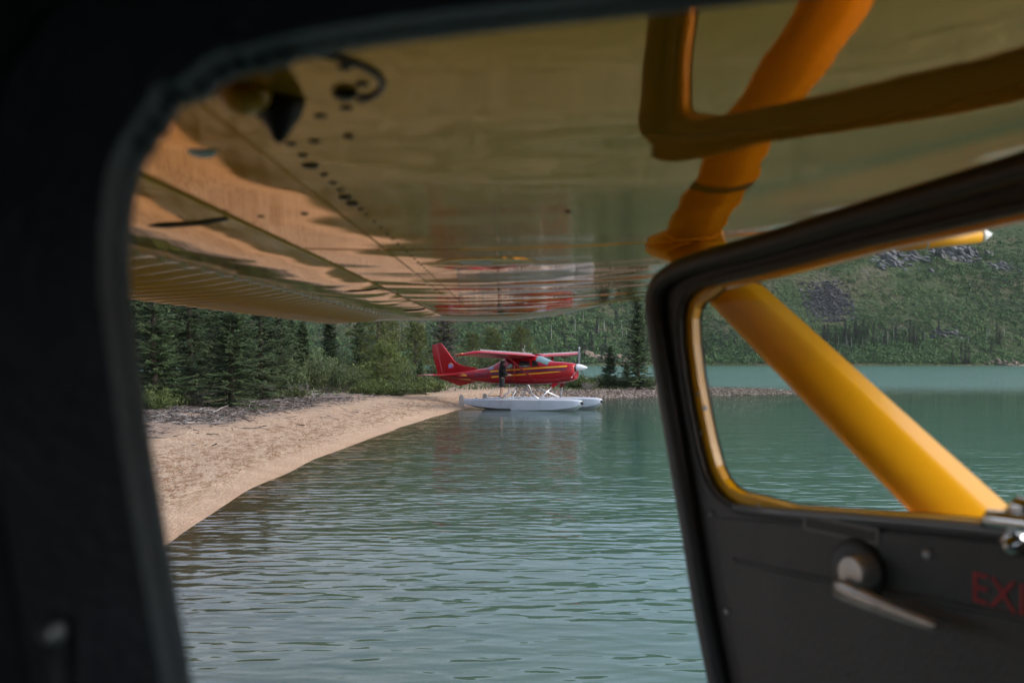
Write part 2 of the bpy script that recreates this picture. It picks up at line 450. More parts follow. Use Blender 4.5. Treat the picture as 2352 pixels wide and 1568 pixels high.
def sand_mat():
    m, n, l, b = new_mat('sand_and_shore')
    geo = n.new("ShaderNodeNewGeometry")
    ad = n.new("ShaderNodeAttribute"); ad.attribute_name = 'inland'
    asp = n.new("ShaderNodeAttribute"); asp.attribute_name = 'spit'
    def noise(scale, detail=5, vec=None, rough=0.6):
        q = n.new("ShaderNodeTexNoise"); q.inputs['Scale'].default_value = scale; q.inputs['Detail'].default_value = detail
        q.inputs['Roughness'].default_value = rough
        l.new(vec if vec is not None else geo.outputs['Position'], q.inputs['Vector']); return q.outputs[0]
    def ramp(src, stops):
        q = n.new("ShaderNodeValToRGB"); e = q.color_ramp.elements
        while len(e) < len(stops): e.new(0.5)
        for k, (p_, c_) in enumerate(stops):
            e[k].position = p_; e[k].color = (c_ if len(c_) == 4 else c_ + (1,)) if isinstance(c_, tuple) else (c_, c_, c_, 1)
        l.new(src, q.inputs[0]); return q.outputs[0]
    def math_(op, a, b_=None, c_=None):
        q = n.new("ShaderNodeMath"); q.operation = op
        for k, v in enumerate((a, b_, c_)):
            if v is None: continue
            if isinstance(v, (int, float)): q.inputs[k].default_value = v
            else: l.new(v, q.inputs[k])
        return q.outputs[0]
    def mix(f, a, b_):
        q = n.new("ShaderNodeMix"); q.data_type = 'RGBA'
        for k, v in ((0, f), (6, a), (7, b_)):
            if isinstance(v, (int, float)): q.inputs[k].default_value = v
            elif isinstance(v, tuple): q.inputs[k].default_value = v + (1,)
            else: l.new(v, q.inputs[k])
        return q.outputs[2]
    d = ad.outputs['Fac']
    base = mix(noise(1.3), (0.47, 0.315, 0.195), (0.60, 0.425, 0.285))
    grains = ramp(noise(20, 6, None, 0.75), [(0.38, (0.29, 0.19, 0.125)), (0.5, (0.45, 0.32, 0.225)), (0.62, (0.70, 0.56, 0.44))])
    base = mix(0.6, base, grains)
    # brown organic crumbs washed into bands parallel to the water
    band = math_('MULTIPLY', ramp(math_('MULTIPLY', d, 0.1), [(0.03, 0.0), (0.07, 0.7), (0.2, 0.8), (0.30, 0.30), (0.42, 0.15)]), 1.0)
    mp = n.new("ShaderNodeMapping"); mp.inputs['Scale'].default_value = (2.6, 1.0, 1.0); l.new(geo.outputs['Position'], mp.inputs[0])
    crumbs = ramp(noise(2.3, 7, mp.outputs[0], 0.72), [(0.47, 0.0), (0.56, 1.0)])
    crumb2 = ramp(noise(9, 5, mp.outputs[0], 0.7), [(0.42, 0.0), (0.58, 1.0)])
    cm = math_('MULTIPLY', math_('MULTIPLY', crumbs, crumb2), math_('MULTIPLY', band, 2.0))
    base = mix(cm, base, (0.27, 0.145, 0.07))
    # wet strip
    wet = ramp(math_('ADD', d, math_('MULTIPLY', noise(1.1, 3), 0.6)), [(0.12, 1.0), (0.55, 0.55), (1.0, 0.0)])
    base = mix(math_('MULTIPLY', wet, 0.9), base, (0.22, 0.135, 0.078))
    # litter under the driftwood, then forest floor
    dn = math_('ADD', d, math_('MULTIPLY', math_('SUBTRACT', noise(0.9, 5), 0.5), 2.6))
    litter = ramp(math_('MULTIPLY', dn, 0.1), [(0.33, 0.0), (0.43, 0.75), (0.85, 1.0)])
    lit_col = mix(ramp(noise(7, 6, None, 0.75), [(0.38, 0.0), (0.62, 1.0)]), (0.10, 0.062, 0.045), (0.33, 0.25, 0.205))
    base = mix(math_('MULTIPLY', litter, 0.85), base, lit_col)
    floor = ramp(math_('MULTIPLY', dn, 0.1), [(0.76, 0.0), (0.92, 1.0)])
    fl_col = mix(noise(2.5, 6), (0.035, 0.045, 0.018), (0.085, 0.085, 0.04))
    base = mix(floor, base, fl_col)
    # the spit is grey-brown gravel
    vor = n.new("ShaderNodeTexVoronoi"); vor.inputs['Scale'].default_value = 7.0; l.new(geo.outputs['Position'], vor.inputs['Vector'])
    bw = n.new("ShaderNodeRGBToBW"); l.new(vor.outputs['Color'], bw.inputs[0])
    grav = ramp(bw.outputs[0], [(0.1, (0.07, 0.052, 0.04)), (0.5, (0.18, 0.135, 0.105)), (0.85, (0.32, 0.26, 0.215))])
    base = mix(math_('MULTIPLY', asp.outputs['Fac'], ramp(math_('MULTIPLY', d, 0.1), [(0.0, 0.95), (0.55, 0.9), (0.9, 0.35)])), base, grav)
    # lake bed: sand that silts over with depth
    bed = ramp(math_('MULTIPLY', d, -0.1), [(0.05, 0.0), (0.9, 1.0)])
    base = mix(bed, base, (0.27, 0.215, 0.14))
    l.new(base, b.inputs['Base Color'])
    rr = n.new("ShaderNodeMapRange"); rr.inputs[1].default_value = 0; rr.inputs[2].default_value = 1
    rr.inputs[3].default_value = 0.95; rr.inputs[4].default_value = 0.8
    l.new(wet, rr.inputs[0]); l.new(rr.outputs[0], b.inputs['Roughness'])
    b.inputs['Specular IOR Level'].default_value = 0.25
    hsum = math_('ADD', math_('MULTIPLY', noise(5.5, 6, mp.outputs[0], 0.70), 0.26), math_('MULTIPLY', noise(48, 3), 0.012))
    hsum = math_('ADD', hsum, math_('MULTIPLY', cm, 0.02))
    hsum = math_('MULTIPLY', hsum, ramp(d, [(0.0, 0.12), (0.9, 1.0)]))
    bp = n.new("ShaderNodeBump"); bp.inputs['Distance'].default_value = 1.0; bp.inputs['Strength'].default_value = 0.9
    l.new(hsum, bp.inputs['Height']); l.new(bp.outputs[0], b.inputs['Normal'])
    return m
tag(link('beach', me_land, sand_mat()), kind='structure')

# ------------------------------------------------------------------ lake
def lake_fn(X, Y):
    d = inland(X, Y)
    return np.zeros_like(X), {'depth': np.clip(-d, 0, 60) * 0.16}
lx = axis_pts([(-900, -60, 60), (-60, -12, 3), (-12, 8, 0.3), (8, 30, 1.0), (30, 90, 6), (90, 900, 60)])
ly = axis_pts([(-300, -20, 20), (-20, 8, 2), (8, 60, 0.4), (60, 100, 1.0), (100, 200, 8), (200, 680, 30)])
me_lake = grid_mesh('lake', lx, ly, lake_fn)

def water_mat():
    m, n, l, b = new_mat('glacial_water')
    n.remove(b)
    out = n['Material Output']
    geo = n.new("ShaderNodeNewGeometry")
    sep = n.new("ShaderNodeSeparateXYZ"); l.new(geo.outputs['Position'], sep.inputs[0])
    ad = n.new("ShaderNodeAttribute"); ad.attribute_name = 'depth'
    def noise(scale, sc, rotz, detail, rough=0.5, dist=0.0):
        mp = n.new("ShaderNodeMapping"); mp.inputs['Scale'].default_value = sc; mp.inputs['Rotation'].default_value = (0, 0, R(rotz))
        l.new(geo.outputs['Position'], mp.inputs[0])
        q = n.new("ShaderNodeTexNoise"); q.inputs['Scale'].default_value = scale; q.inputs['Detail'].default_value = detail
        q.inputs['Roughness'].default_value = rough; q.inputs['Distortion'].default_value = dist
        l.new(mp.outputs[0], q.inputs['Vector']); return q.outputs[0]
    def math_(op, a, b_=None):
        q = n.new("ShaderNodeMath"); q.operation = op
        for k, v in enumerate((a, b_)):
            if v is None: continue
            if isinstance(v, (int, float)): q.inputs[k].default_value = v
            else: l.new(v, q.inputs[k])
        return q.outputs[0]
    # ripples: crests run across the view, about half a metre apart
    h1 = math_('MULTIPLY', noise(4.4, (0.42, 1.0, 1), 6, 1.0, 0.4, 0.3), 0.0185)
    h2 = math_('MULTIPLY', noise(8.5, (0.45, 1.0, 1), -16, 1.0, 0.4, 0.2), 0.0034)
    h3 = math_('MULTIPLY', noise(0.55, (0.5, 1.0, 1), 2, 1.0), 0.05)
    hs = math_('ADD', math_('ADD', h1, h2), h3)
    # wind picks up on the open lake beyond the spit, calmer in the lee of the beach
    far = n.new("ShaderNodeMapRange"); far.inputs[1].default_value = 62; far.inputs[2].default_value = 95
    far.inputs[3].default_value = 0.0; far.inputs[4].default_value = 1.0
    l.new(sep.outputs['Y'], far.inputs[0])
    calm = n.new("ShaderNodeMapRange"); calm.inputs[1].default_value = 6; calm.inputs[2].default_value = 34
    calm.inputs[3].default_value = 1.0; calm.inputs[4].default_value = 0.55
    l.new(sep.outputs['Y'], calm.inputs[0])
    patch = n.new("ShaderNodeMapRange"); patch.inputs[3].default_value = 0.75; patch.inputs[4].default_value = 1.25
    l.new(noise(0.10, (0.5, 1, 1), 0, 3), patch.inputs[0])
    amp = math_('MULTIPLY', math_('ADD', calm.outputs[0], math_('MULTIPLY', far.outputs[0], 4.0)), patch.outputs[0])
    hs = math_('MULTIPLY', hs, amp)
    bp = n.new("ShaderNodeBump"); bp.inputs['Distance'].default_value = 1.0; bp.inputs['Strength'].default_value = 1.0
    l.new(hs, bp.inputs['Height'])
    dif = n.new("ShaderNodeBsdfDiffuse")
    mx = n.new("ShaderNodeMix"); mx.data_type = 'RGBA'
    mx.inputs[6].default_value = (0.064, 0.152, 0.114, 1); mx.inputs[7].default_value = (0.080, 0.184, 0.142, 1)
    l.new(noise(0.03, (0.4, 1, 1), 0, 4), mx.inputs[0]); l.new(mx.outputs[2], dif.inputs['Color'])
    tr = n.new("ShaderNodeBsdfTransparent"); tr.inputs[0].default_value = (0.86, 0.84, 0.70, 1)
    # milkiness hides the bed within about a metre of depth
    ex = math_('SUBTRACT', 1.0, math_('EXPONENT', math_('MULTIPLY', ad.outputs['Fac'], -0.85)))
    body = n.new("ShaderNodeMixShader"); l.new(ex, body.inputs[0])
    l.new(tr.outputs[0], body.inputs[1]); l.new(dif.outputs[0], body.inputs[2])
    gl = n.new("ShaderNodeBsdfGlossy")
    l.new(math_('ADD', math_('MULTIPLY', far.outputs[0], 0.10), 0.012), gl.inputs['Roughness'])
    l.new(bp.outputs[0], gl.inputs['Normal'])
    fr = n.new("ShaderNodeFresnel"); fr.inputs[0].default_value = 1.33
    l.new(bp.outputs[0], fr.inputs['Normal'])
    ms = n.new("ShaderNodeMixShader"); l.new(fr.outputs[0], ms.inputs[0])
    l.new(body.outputs[0], ms.inputs[1]); l.new(gl.outputs[0], ms.inputs[2])
    l.new(ms.outputs[0], out.inputs['Surface'])
    return m
tag(link('lake', me_lake, water_mat()), kind='structure')

# ------------------------------------------------------------------ far hillside
def hill_z(X, Y):
    X = np.asarray(X, float); Y = np.asarray(Y, float)
    foot = 520 + 22 * (fbm(X / 90, X * 0 + 3.3, 3, 21) - 0.5) + 0.00012 * (X - 100) ** 2
    t = Y - foot
    tp = np.maximum(t, 0)
    z = 215 * (1 - np.exp(-tp / 265.0)) * np.clip(0.25 + tp / 90, 0, 1) + 1.2 * np.clip(t / 3, -1, 1)
    k = np.clip(tp / 120, 0, 1)
    z = z + k * (26 * (fbm(X / 130, Y / 130, 4, 31) - 0.5) + 7 * (fbm(X / 28, Y / 28, 3, 41) - 0.5))
    return np.where(t < 0, np.maximum(-3, 0.4 * t), z)

def hill_fn(X, Y):
    return hill_z(X, Y), {}
me_hill = grid_mesh('hillside', axis_pts([(-1100, -460, 20), (-460, 520, 5), (520, 1100, 20)]), axis_pts([(495, 760, 4), (760, 1300, 12)]), hill_fn)

def hill_mat():
    m, n, l, b = new_mat('hillside_ground')
    geo = n.new("ShaderNodeNewGeometry")
    no = n.new("ShaderNodeTexNoise"); no.inputs['Scale'].default_value = 0.035; no.inputs['Detail'].default_value = 9; no.inputs['Roughness'].default_value = 0.7
    l.new(geo.outputs['Position'], no.inputs['Vector'])
    rp = n.new("ShaderNodeValToRGB"); e = rp.color_ramp.elements
    e.new(0.5); e.new(0.62)
    for k, (p_, c_) in enumerate([(0.30, (0.030, 0.048, 0.020)), (0.48, (0.055, 0.075, 0.032)), (0.60, (0.085, 0.080, 0.045)), (0.75, (0.15, 0.14, 0.12))]):
        e[k].position = p_; e[k].color = c_ + (1,)
    l.new(no.outputs[0], rp.inputs[0]); l.new(rp.outputs[0], b.inputs['Base Color'])
    b.inputs['Roughness'].default_value = 0.95; b.inputs['Specular IOR Level'].default_value = 0.1
    n2 = n.new("ShaderNodeTexNoise"); n2.inputs['Scale'].default_value = 0.4; n2.inputs['Detail'].default_value = 6
    l.new(geo.outputs['Position'], n2.inputs['Vector'])
    bp = n.new("ShaderNodeBump"); bp.inputs['Distance'].default_value = 3.0; l.new(n2.outputs[0], bp.inputs['Height']); l.new(bp.outputs[0], b.inputs['Normal'])
    return m
tag(link('hillside', me_hill, hill_mat()), kind='structure')

def on_hill(px, py):
    """the point of the hillside seen at a pixel of the photograph"""
    Y = np.arange(500, 1100, 1.0)
    X = (px - HX) / F * Y; Z = CZ + (HY - py) / F * Y
    hz = hill_z(X, Y)
    k = np.argmax(hz >= Z)
    return float(X[k]), float(Y[k]), float(hz[k])

# ---- leaf cards shared by all foliage
def diamonds(C, A, B, bend=None):
    """C centres, A half long axis, B half short axis -> verts, quads"""
    V = np.stack([C - A, C + B, C + A, C - B], 1).reshape(-1, 3)
    Fq = np.arange(len(C) * 4).reshape(-1, 4)
    return V, Fq

def unit(v):
    return v / np.maximum(np.linalg.norm(v, axis=-1, keepdims=True), 1e-9)

def rand_dirs(rng, n):
    v = rng.normal(size=(n, 3)); return unit(v)

rng = np.random.default_rng(7)
M_HILLSHRUB = leaf_mat('hillside_leaves', [(0.0, (0.018, 0.044, 0.013)), (0.45, (0.050, 0.104, 0.026)), (0.8, (0.084, 0.152, 0.038)), (1.0, (0.135, 0.180, 0.06))], 0.7, 0.15)

def hillside_shrubs():
    n = 36000
    Y = 516 + rng.random(n * 3) ** 1.35 * 330
    X = (rng.random(n * 3) - 0.5) * 1.12 * Y + 10
    z = hill_z(X, Y)
    elev = z / Y
    big = fbm(X / 70, Y / 45, 4, 51)
    keep = (z > 1.5) & (rng.random(n * 3) < np.clip((big - 0.30) * 3.6 + 0.25 - np.maximum(elev - 0.09, 0) * 6, 0.10, 1))
    # bare rock and scree keep their clearings
    for (px, py, w) in BARE:
        x0, y0, z0 = on_hill(px, py)
        keep &= ~(((X - x0) / w) ** 2 + ((Y - y0) / (w * 1.1)) ** 2 < 1)
    X, Y, z, big = X[keep][:n], Y[keep][:n], z[keep][:n], big[keep][:n]
    n = len(X)
    K = 26
    s = (0.7 + 1.4 * rng.random(n) ** 1.7) * (0.8 + 0.7 * big)
    d = rand_dirs(rng, n * K).reshape(n, K, 3); d[..., 2] = np.abs(d[..., 2])
    rad = (0.65 + 0.45 * rng.random((n, K, 1)))
    C = d * rad * s[:, None, None] * np.array([1.25, 1.25, 1.0])
    C = C + np.stack([X, Y, z], -1)[:, None, :]
    nrm = unit(d + 0.7 * rand_dirs(rng, n * K).reshape(n, K, 3))
    t = unit(np.cross(nrm, rand_dirs(rng, n * K).reshape(n, K, 3))); bt = np.cross(nrm, t)
    sz = s[:, None, None] * (0.17 + 0.17 * rng.random((n, K, 1)))
    V, Fq = diamonds(C.reshape(-1, 3), (t * sz).reshape(-1, 3), (bt * sz * 0.75).reshape(-1, 3))
    sp = vnoise(X / 9, Y / 9, 61)
    tone = np.clip(0.15 + 0.55 * (fbm(X / 55, Y / 35, 3, 71)) + 0.30 * (sp - 0.5) + 0.14 * (rng.random(n) - 0.5), 0, 1)
    tone = np.clip(tone[:, None] + 0.08 * (rng.random((n, K)) - 0.5), 0, 1).ravel()
    me = np_mesh('hillside_shrubs', V, Fq, face_attrs={'tone': tone})
    tag(link('hillside_shrubs', me, M_HILLSHRUB), 'dense green shrubs covering the far hillside across the lake', 'shrubs', kind='stuff')

BARE = [(2055, 588, 16), (2175, 573, 19), (1905, 690, 13), (1890, 720, 9), (2172, 763, 7), (2290, 610, 8)]
hillside_shrubs()

def rock_pile(name, label, px, py, w, h, n, seed, mt, group=None, flat=0.6):
    """jagged outcrop: overlapping faceted blocks bedded in the slope"""
    rg = np.random.default_rng(seed)
    x0, y0, z0 = on_hill(px, py)
    mb = MB()
    for k in range(n):
        ax, ay = np.clip(rg.normal(0, 0.40, 2), -0.8, 0.8)
        x, y = x0 + ax * w, y0 + ay * h + 0.25 * ax * w * 0
        z = float(hill_z(np.array([x]), np.array([y]))[0])
        s = w * (0.045 + 0.10 * rg.random() ** 1.6) * (0.45 if n > 1000 else 1.0)
        bm = bmesh.new(); bmesh.ops.create_icosphere(bm, subdivisions=1 if n > 300 else 2, radius=1)
        el = 0.7 + 1.6 * rg.random()
        for v in bm.verts:
            f = 0.55 + 0.75 * rg.random()
            v.co = Vector((v.co.x * s * 1.2 * el * f, v.co.y * s * f, v.co.z * s * flat * f * 1.2))
        rot = Matrix.Rotation(rg.normal(0.5, 0.45), 3, 'Z') @ Matrix.Rotation(rg.normal(0.35, 0.3), 3, 'Y') @ Matrix.Rotation(rg.normal(0.3, 0.3), 3, 'X')
        vs = [rot @ v.co + Vector((x - x0, y - y0, z - z0 - 0.25 * s)) for v in bm.verts]
        mb.add(vs, [tuple(v.index for v in f.verts) for f in bm.faces]); bm.free()
    o = mb.build(name, mt); o.location = (x0, y0, z0)
    return tag(o, label, 'rock', group)
rock_pile('rock_outcrop', 'jagged grey rock outcrop high on the hillside, left of the pale twin outcrop', 2052, 588, 26, 20, 90, 1, M_ROCK)
rock_pile('rock_outcrop', 'pale grey rock face on the hillside just below the tube with the white tip', 2180, 574, 30, 16, 90, 2, M_ROCK)
rock_pile('rock_outcrop', 'small pale rock outcrop at the right edge of the hillside', 2300, 612, 11, 8, 60, 3, M_ROCK)
rock_pile('rock_ledge', 'low flat grey rock ledge among green shrubs near the far shore', 2172, 764, 15, 5, 26, 4, M_ROCK, flat=0.3)
M_SCREE = mat('scree_rock', (0.060, 0.052, 0.062), 0.95, var=0.4, vscale=0.6)
sc_ = rock_pile('scree_patch', 'purple grey scree patch on the hillside seen beside the yellow strut', 1903, 695, 17, 14, 1500, 5, M_SCREE, flat=0.4)
sc_['kind'] = 'stuff'
M_BANK = mat('far_bank', (0.22, 0.165, 0.125), 0.95, var=0.35, vscale=0.5)
rock_pile('sandy_bank', 'pale sandy cut bank on the far shore behind the spit spruces', 1420, 826, 22, 5, 60, 6, M_BANK)
rock_pile('shore_boulders', 'pale tan boulders along the far shore at the right edge', 2310, 834, 14, 2.5, 40, 8, M_BANK, flat=0.5)

# ------------------------------------------------------------------ trees and shrubs (mesh builders, shared between copies)
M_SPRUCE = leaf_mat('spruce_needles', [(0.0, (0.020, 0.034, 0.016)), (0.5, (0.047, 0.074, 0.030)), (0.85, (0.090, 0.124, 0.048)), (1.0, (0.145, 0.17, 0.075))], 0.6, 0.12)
M_PINE = leaf_mat('pine_needles', [(0.0, (0.035, 0.050, 0.014)), (0.5, (0.075, 0.095, 0.024)), (0.9, (0.13, 0.145, 0.04)), (1.0, (0.17, 0.15, 0.06))], 0.6, 0.15)
M_PINEY = leaf_mat('young_pine_needles', [(0.0, (0.038, 0.060, 0.015)), (0.5, (0.078, 0.108, 0.024)), (1.0, (0.135, 0.155, 0.042))], 0.6, 0.2)
M_DYING = leaf_mat('dying_spruce_needles', [(0.0, (0.035, 0.030, 0.030)), (0.45, (0.085, 0.072, 0.066)), (0.72, (0.12, 0.105, 0.09)), (0.8, (0.085, 0.095, 0.03)), (1.0, (0.13, 0.13, 0.045))], 0.8, 0.08)
M_WILLOW = leaf_mat('willow_leaves', [(0.0, (0.036, 0.058, 0.022)), (0.5, (0.075, 0.110, 0.038)), (1.0, (0.155, 0.185, 0.085))], 0.55, 0.3)
M_BRIGHT = leaf_mat('bright_shrub_leaves', [(0.0, (0.038, 0.060, 0.016)), (0.5, (0.076, 0.105, 0.026)), (1.0, (0.14, 0.165, 0.05))], 0.55, 0.3)
M_LOW = leaf_mat('low_shrub_leaves', [(0.0, (0.036, 0.052, 0.018)), (0.5, (0.072, 0.095, 0.031)), (1.0, (0.135, 0.155, 0.06))], 0.6, 0.25)

def conifer_meshes(name, h, r, seed, whorl=0.17, per=6, dead=0.0, ragged=0.25, droop=0.22, base=0.03, fine=1.0, power=0.85, wide=1.0):
    rg = np.random.default_rng(seed)
    rd = random.Random(seed)
    wood = MB()
    wob = [(0.06 * h / 6 * rd.uniform(-1, 1), 0.06 * h / 6 * rd.uniform(-1, 1)) for _ in range(7)]
    tp = [Vector((wob[i][0] if i else 0, wob[i][1] if i else 0, h * i / 6 - (0.15 if i == 0 else 0))) for i in range(7)]
    wood.tube(tp, [0.022 * h * (1 - 0.93 * i / 6) + 0.008 for i in range(7)], 7)
    def axis_at(z):
        t = max(0, min(5.999, z / h * 6)); i = int(t); f = t - i
        return tp[i] * (1 - f) + tp[i + 1] * f
    Cs, As, Bs, Ts = [], [], [], []
    z = base * h + 0.1
    while z < h * 0.985:
        t = z / h
        env = r * ((1 - t) ** power) * (1 - 0.35 * max(0, 0.12 - t) / 0.12) + 0.05
        npb = max(3, int(per * (0.75 + 0.5 * rd.random())))
        a0 = rd.random() * 6.28
        for k in range(npb):
            az = a0 + 6.283 * k / npb + rd.uniform(-0.35, 0.35)
            L = env * rd.uniform(1 - ragged * 1.6, 1 + ragged * 0.6)
            if rd.random() < 0.06: L *= 0.4
            o = axis_at(z + rd.uniform(-0.06, 0.06))
            dx, dy = math.cos(az), math.sin(az)
            rise = 0.35 * t - droop * (1 - t) * 1.3 + rd.uniform(-0.1, 0.1)
            ns = max(3, int(L / 0.062 * fine))
            s = (np.arange(ns) + 0.6) / ns
            s = s[s > 0.08]
            pz = rise * L * s + 0.22 * L * s ** 2.2
            px_, py_ = o.x + dx * L * s, o.y + dy * L * s
            ctr = np.stack([px_, py_, o.z + pz], -1)
            if rd.random() < 0.55 or dead:
                wood.tube([o, Vector(ctr[len(ctr) // 2]), Vector(ctr[-1])], [0.012 + 0.006 * L, 0.008, 0.003], 3, cap=False)
            isdead = rd.random() < dead
            # sprays: side twigs on both flanks of the branch, hanging a little
            for side in (-1, 1):
                for rep in range(2):
                    m_ = len(s)
                    ang = side * (0.75 + 0.35 * rg.random(m_)) * (1 - 0.25 * s)
                    ca, sa = np.cos(ang), np.sin(ang)
                    d = np.stack([dx * ca - dy * sa, dx * sa + dy * ca, -0.10 - 0.35 * rg.random(m_)], -1)
                    d = unit(d)
                    ln = (0.10 + 0.30 * L * (1 - s) ** 0.7 * rg.random(m_))[:, None] * (0.6 if rep else 1.0)
                    ln = np.minimum(ln, 0.26)
                    c = ctr + d * ln * (0.55 + 0.5 * rep) + rg.normal(0, 0.02, (m_, 3))
                    up = unit(np.stack([rg.normal(0, 0.5, m_), rg.normal(0, 0.5, m_), np.ones(m_)], -1))
                    b_ = unit(np.cross(d, up))
                    Cs.append(c); As.append(d * ln * 0.62); Bs.append(b_ * wide * (0.016 + 0.022 * rg.random((m_, 1))))
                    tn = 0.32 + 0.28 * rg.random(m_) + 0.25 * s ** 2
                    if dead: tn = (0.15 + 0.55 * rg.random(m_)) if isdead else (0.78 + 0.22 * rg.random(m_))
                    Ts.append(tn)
        z += whorl * (0.75 + 0.5 * rd.random()) * (0.6 + 0.6 * (1 - t))
    C, A, B, T = (np.concatenate(q) for q in (Cs, As, Bs, Ts))
    V, Fq = diamonds(C, A, B)
    T = np.clip(T, 0, 1)
    crown = np_mesh(name + '_crown', V, Fq, face_attrs={'tone': T})
    return wood.mesh(name + '_trunk', True), crown

def pine_meshes(name, h, r, seed, tufts=420, tlen=0.17, lobes=5):
    """round-headed pine: limbs that turn up and end in bottle-brush tufts of needles"""
    rg = np.random.default_rng(seed); rd = random.Random(seed)
    wood = MB()
    wood.tube([(0, 0, -0.15), (0.03 * h * rd.uniform(-1, 1), 0, h * 0.5), (0, 0, h * 0.96)], [0.03 * h, 0.018 * h, 0.006 * h], 7)
    nb = 46
    Cs, As, Bs, Ts = [], [], [], []
    per = max(4, tufts // nb)
    for k in range(nb):
        t = (k + 0.5) / nb
        z0 = h * (0.06 + 0.86 * t)
        az = k * 2.399 + rd.uniform(-0.3, 0.3)
        env = r * (math.sin(math.pi * min(1, (0.12 + 0.88 * (1 - t)) * 0.62)) ** 0.8) * rd.uniform(0.75, 1.1) + 0.06
        dx, dy = math.cos(az), math.sin(az)
        end = Vector((dx * env, dy * env, z0 + env * rd.uniform(0.15, 0.6)))
        o = Vector((0, 0, z0)); mid = (o + end) / 2 - Vector((0, 0, 0.12 * env))
        wood.tube([o, mid, end], [0.02 + 0.004 * h, 0.014, 0.006], 4, cap=False)
        for j in range(per):
            s = 0.25 + 0.75 * rd.random() ** 0.7
            c = o * (1 - s) ** 2 + mid * 2 * s * (1 - s) + end * s * s
            c = np.array(c) + rg.normal(0, 0.10 + 0.10 * env, 3) * np.array([1, 1, 0.7])
            nn = 16
            d = unit(rand_dirs(rg, nn) + np.array([dx * 0.5, dy * 0.5, 0.75]))
            ln = tlen * (0.7 + 0.6 * rg.random((nn, 1)))
            b_ = unit(np.cross(d, rand_dirs(rg, nn)))
            Cs.append(c + d * ln * 0.6); As.append(d * ln * 0.6); Bs.append(b_ * 0.014 * (tlen / 0.17))
            Ts.append(0.2 + 0.5 * rg.random(nn) + 0.3 * rd.random())
    C, A, B, T = (np.concatenate(q) for q in (Cs, As, Bs, Ts))
    V, Fq = diamonds(C, A, B)
    return wood.mesh(name + '_trunk', True), np_mesh(name + '_crown', V, Fq, face_attrs={'tone': np.clip(T, 0, 1)})

def shrub_meshes(name, h, r, seed, stems=34, leaves=2600, leaf=(0.055, 0.018), bare=0.25, upright=0.6):
    rg = np.random.default_rng(seed); rd = random.Random(seed)
    wood = MB(); paths = []
    for k in range(stems):
        az = rd.random() * 6.283; rr = r * math.sqrt(rd.random())
        tip = Vector((math.cos(az) * rr, math.sin(az) * rr, h * (0.55 + 0.5 * rd.random()) * (1 - (1 - upright) * (rr / r) ** 2)))
        b0 = Vector((math.cos(az) * rr * 0.35, math.sin(az) * rr * 0.35, -0.05))
        mid = b0 * 0.45 + tip * 0.55 + Vector((rd.uniform(-.1, .1) * r, rd.uniform(-.1, .1) * r, h * 0.08))
        wood.tube([b0, mid, tip], [0.012, 0.008, 0.003], 3, cap=False)
        paths.append((b0, mid, tip))
    n = leaves
    idx = rg.integers(0, stems, n); s = bare + (1 - bare) * rg.random(n) ** 0.75
    p0 = np.array([tuple(p[0]) for p in paths])[idx]; p1 = np.array([tuple(p[1]) for p in paths])[idx]; p2 = np.array([tuple(p[2]) for p in paths])[idx]
    s_ = s[:, None]
    C = p0 * (1 - s_) ** 2 + p1 * 2 * s_ * (1 - s_) + p2 * s_ ** 2 + rg.normal(0, 1, (n, 3)) * np.array([0.11, 0.11, 0.08]) * (0.5 + 0.5 * r)
    C[:, 2] = np.maximum(C[:, 2], 0.02)
    d = unit(rand_dirs(rg, n) + np.array([0, 0, 0.7])); b_ = unit(np.cross(d, rand_dirs(rg, n)))
    k_ = (0.7 + 0.7 * rg.random((n, 1)))
    V, Fq = diamonds(C, d * leaf[0] * k_, b_ * leaf[1] * k_)
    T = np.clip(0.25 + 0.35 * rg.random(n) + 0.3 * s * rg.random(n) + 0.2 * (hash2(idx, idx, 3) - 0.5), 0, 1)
    return wood.mesh(name + '_stem', False, False), np_mesh(name + '_foliage', V, Fq, face_attrs={'tone': T})

def dead_shrub_mesh(name, h, r, seed, stems=40):
    rd = random.Random(seed); mb = MB()
    for k in range(stems):
        az = rd.random() * 6.283; rr = r * math.sqrt(rd.random())
        tip = Vector((math.cos(az) * rr, math.sin(az) * rr, h * rd.uniform(0.35, 1.0)))
        b0 = Vector((math.cos(az) * rr * 0.2, math.sin(az) * rr * 0.2, -0.03))
        mid = b0.lerp(tip, 0.5) + Vector((rd.uniform(-.12, .12), rd.uniform(-.12, .12), 0.05))
        mb.tube([b0, mid, tip], [0.014, 0.010, 0.004], 3, cap=False)
        for j in range(3):
            q = b0.lerp(mid, 0.6).lerp(tip, rd.random() * 0.8)
            e = q + Vector((rd.uniform(-.25, .25), rd.uniform(-.25, .25), rd.uniform(0.02, .28)))
            mb.tube([q, e], [0.007, 0.003], 3, cap=False)
    return mb.mesh(name, False, False)

def plant(name, meshes, mats, loc, rz, sc, label, cat, group, parts=('trunk', 'crown')):
    t = empty(name, loc, rz)
    t.scale = sc if isinstance(sc, tuple) else (sc, sc, sc)
    for pn, me, m in zip(parts, meshes, mats):
        link(pn, me, m, t)
    return tag(t, label, cat, group)

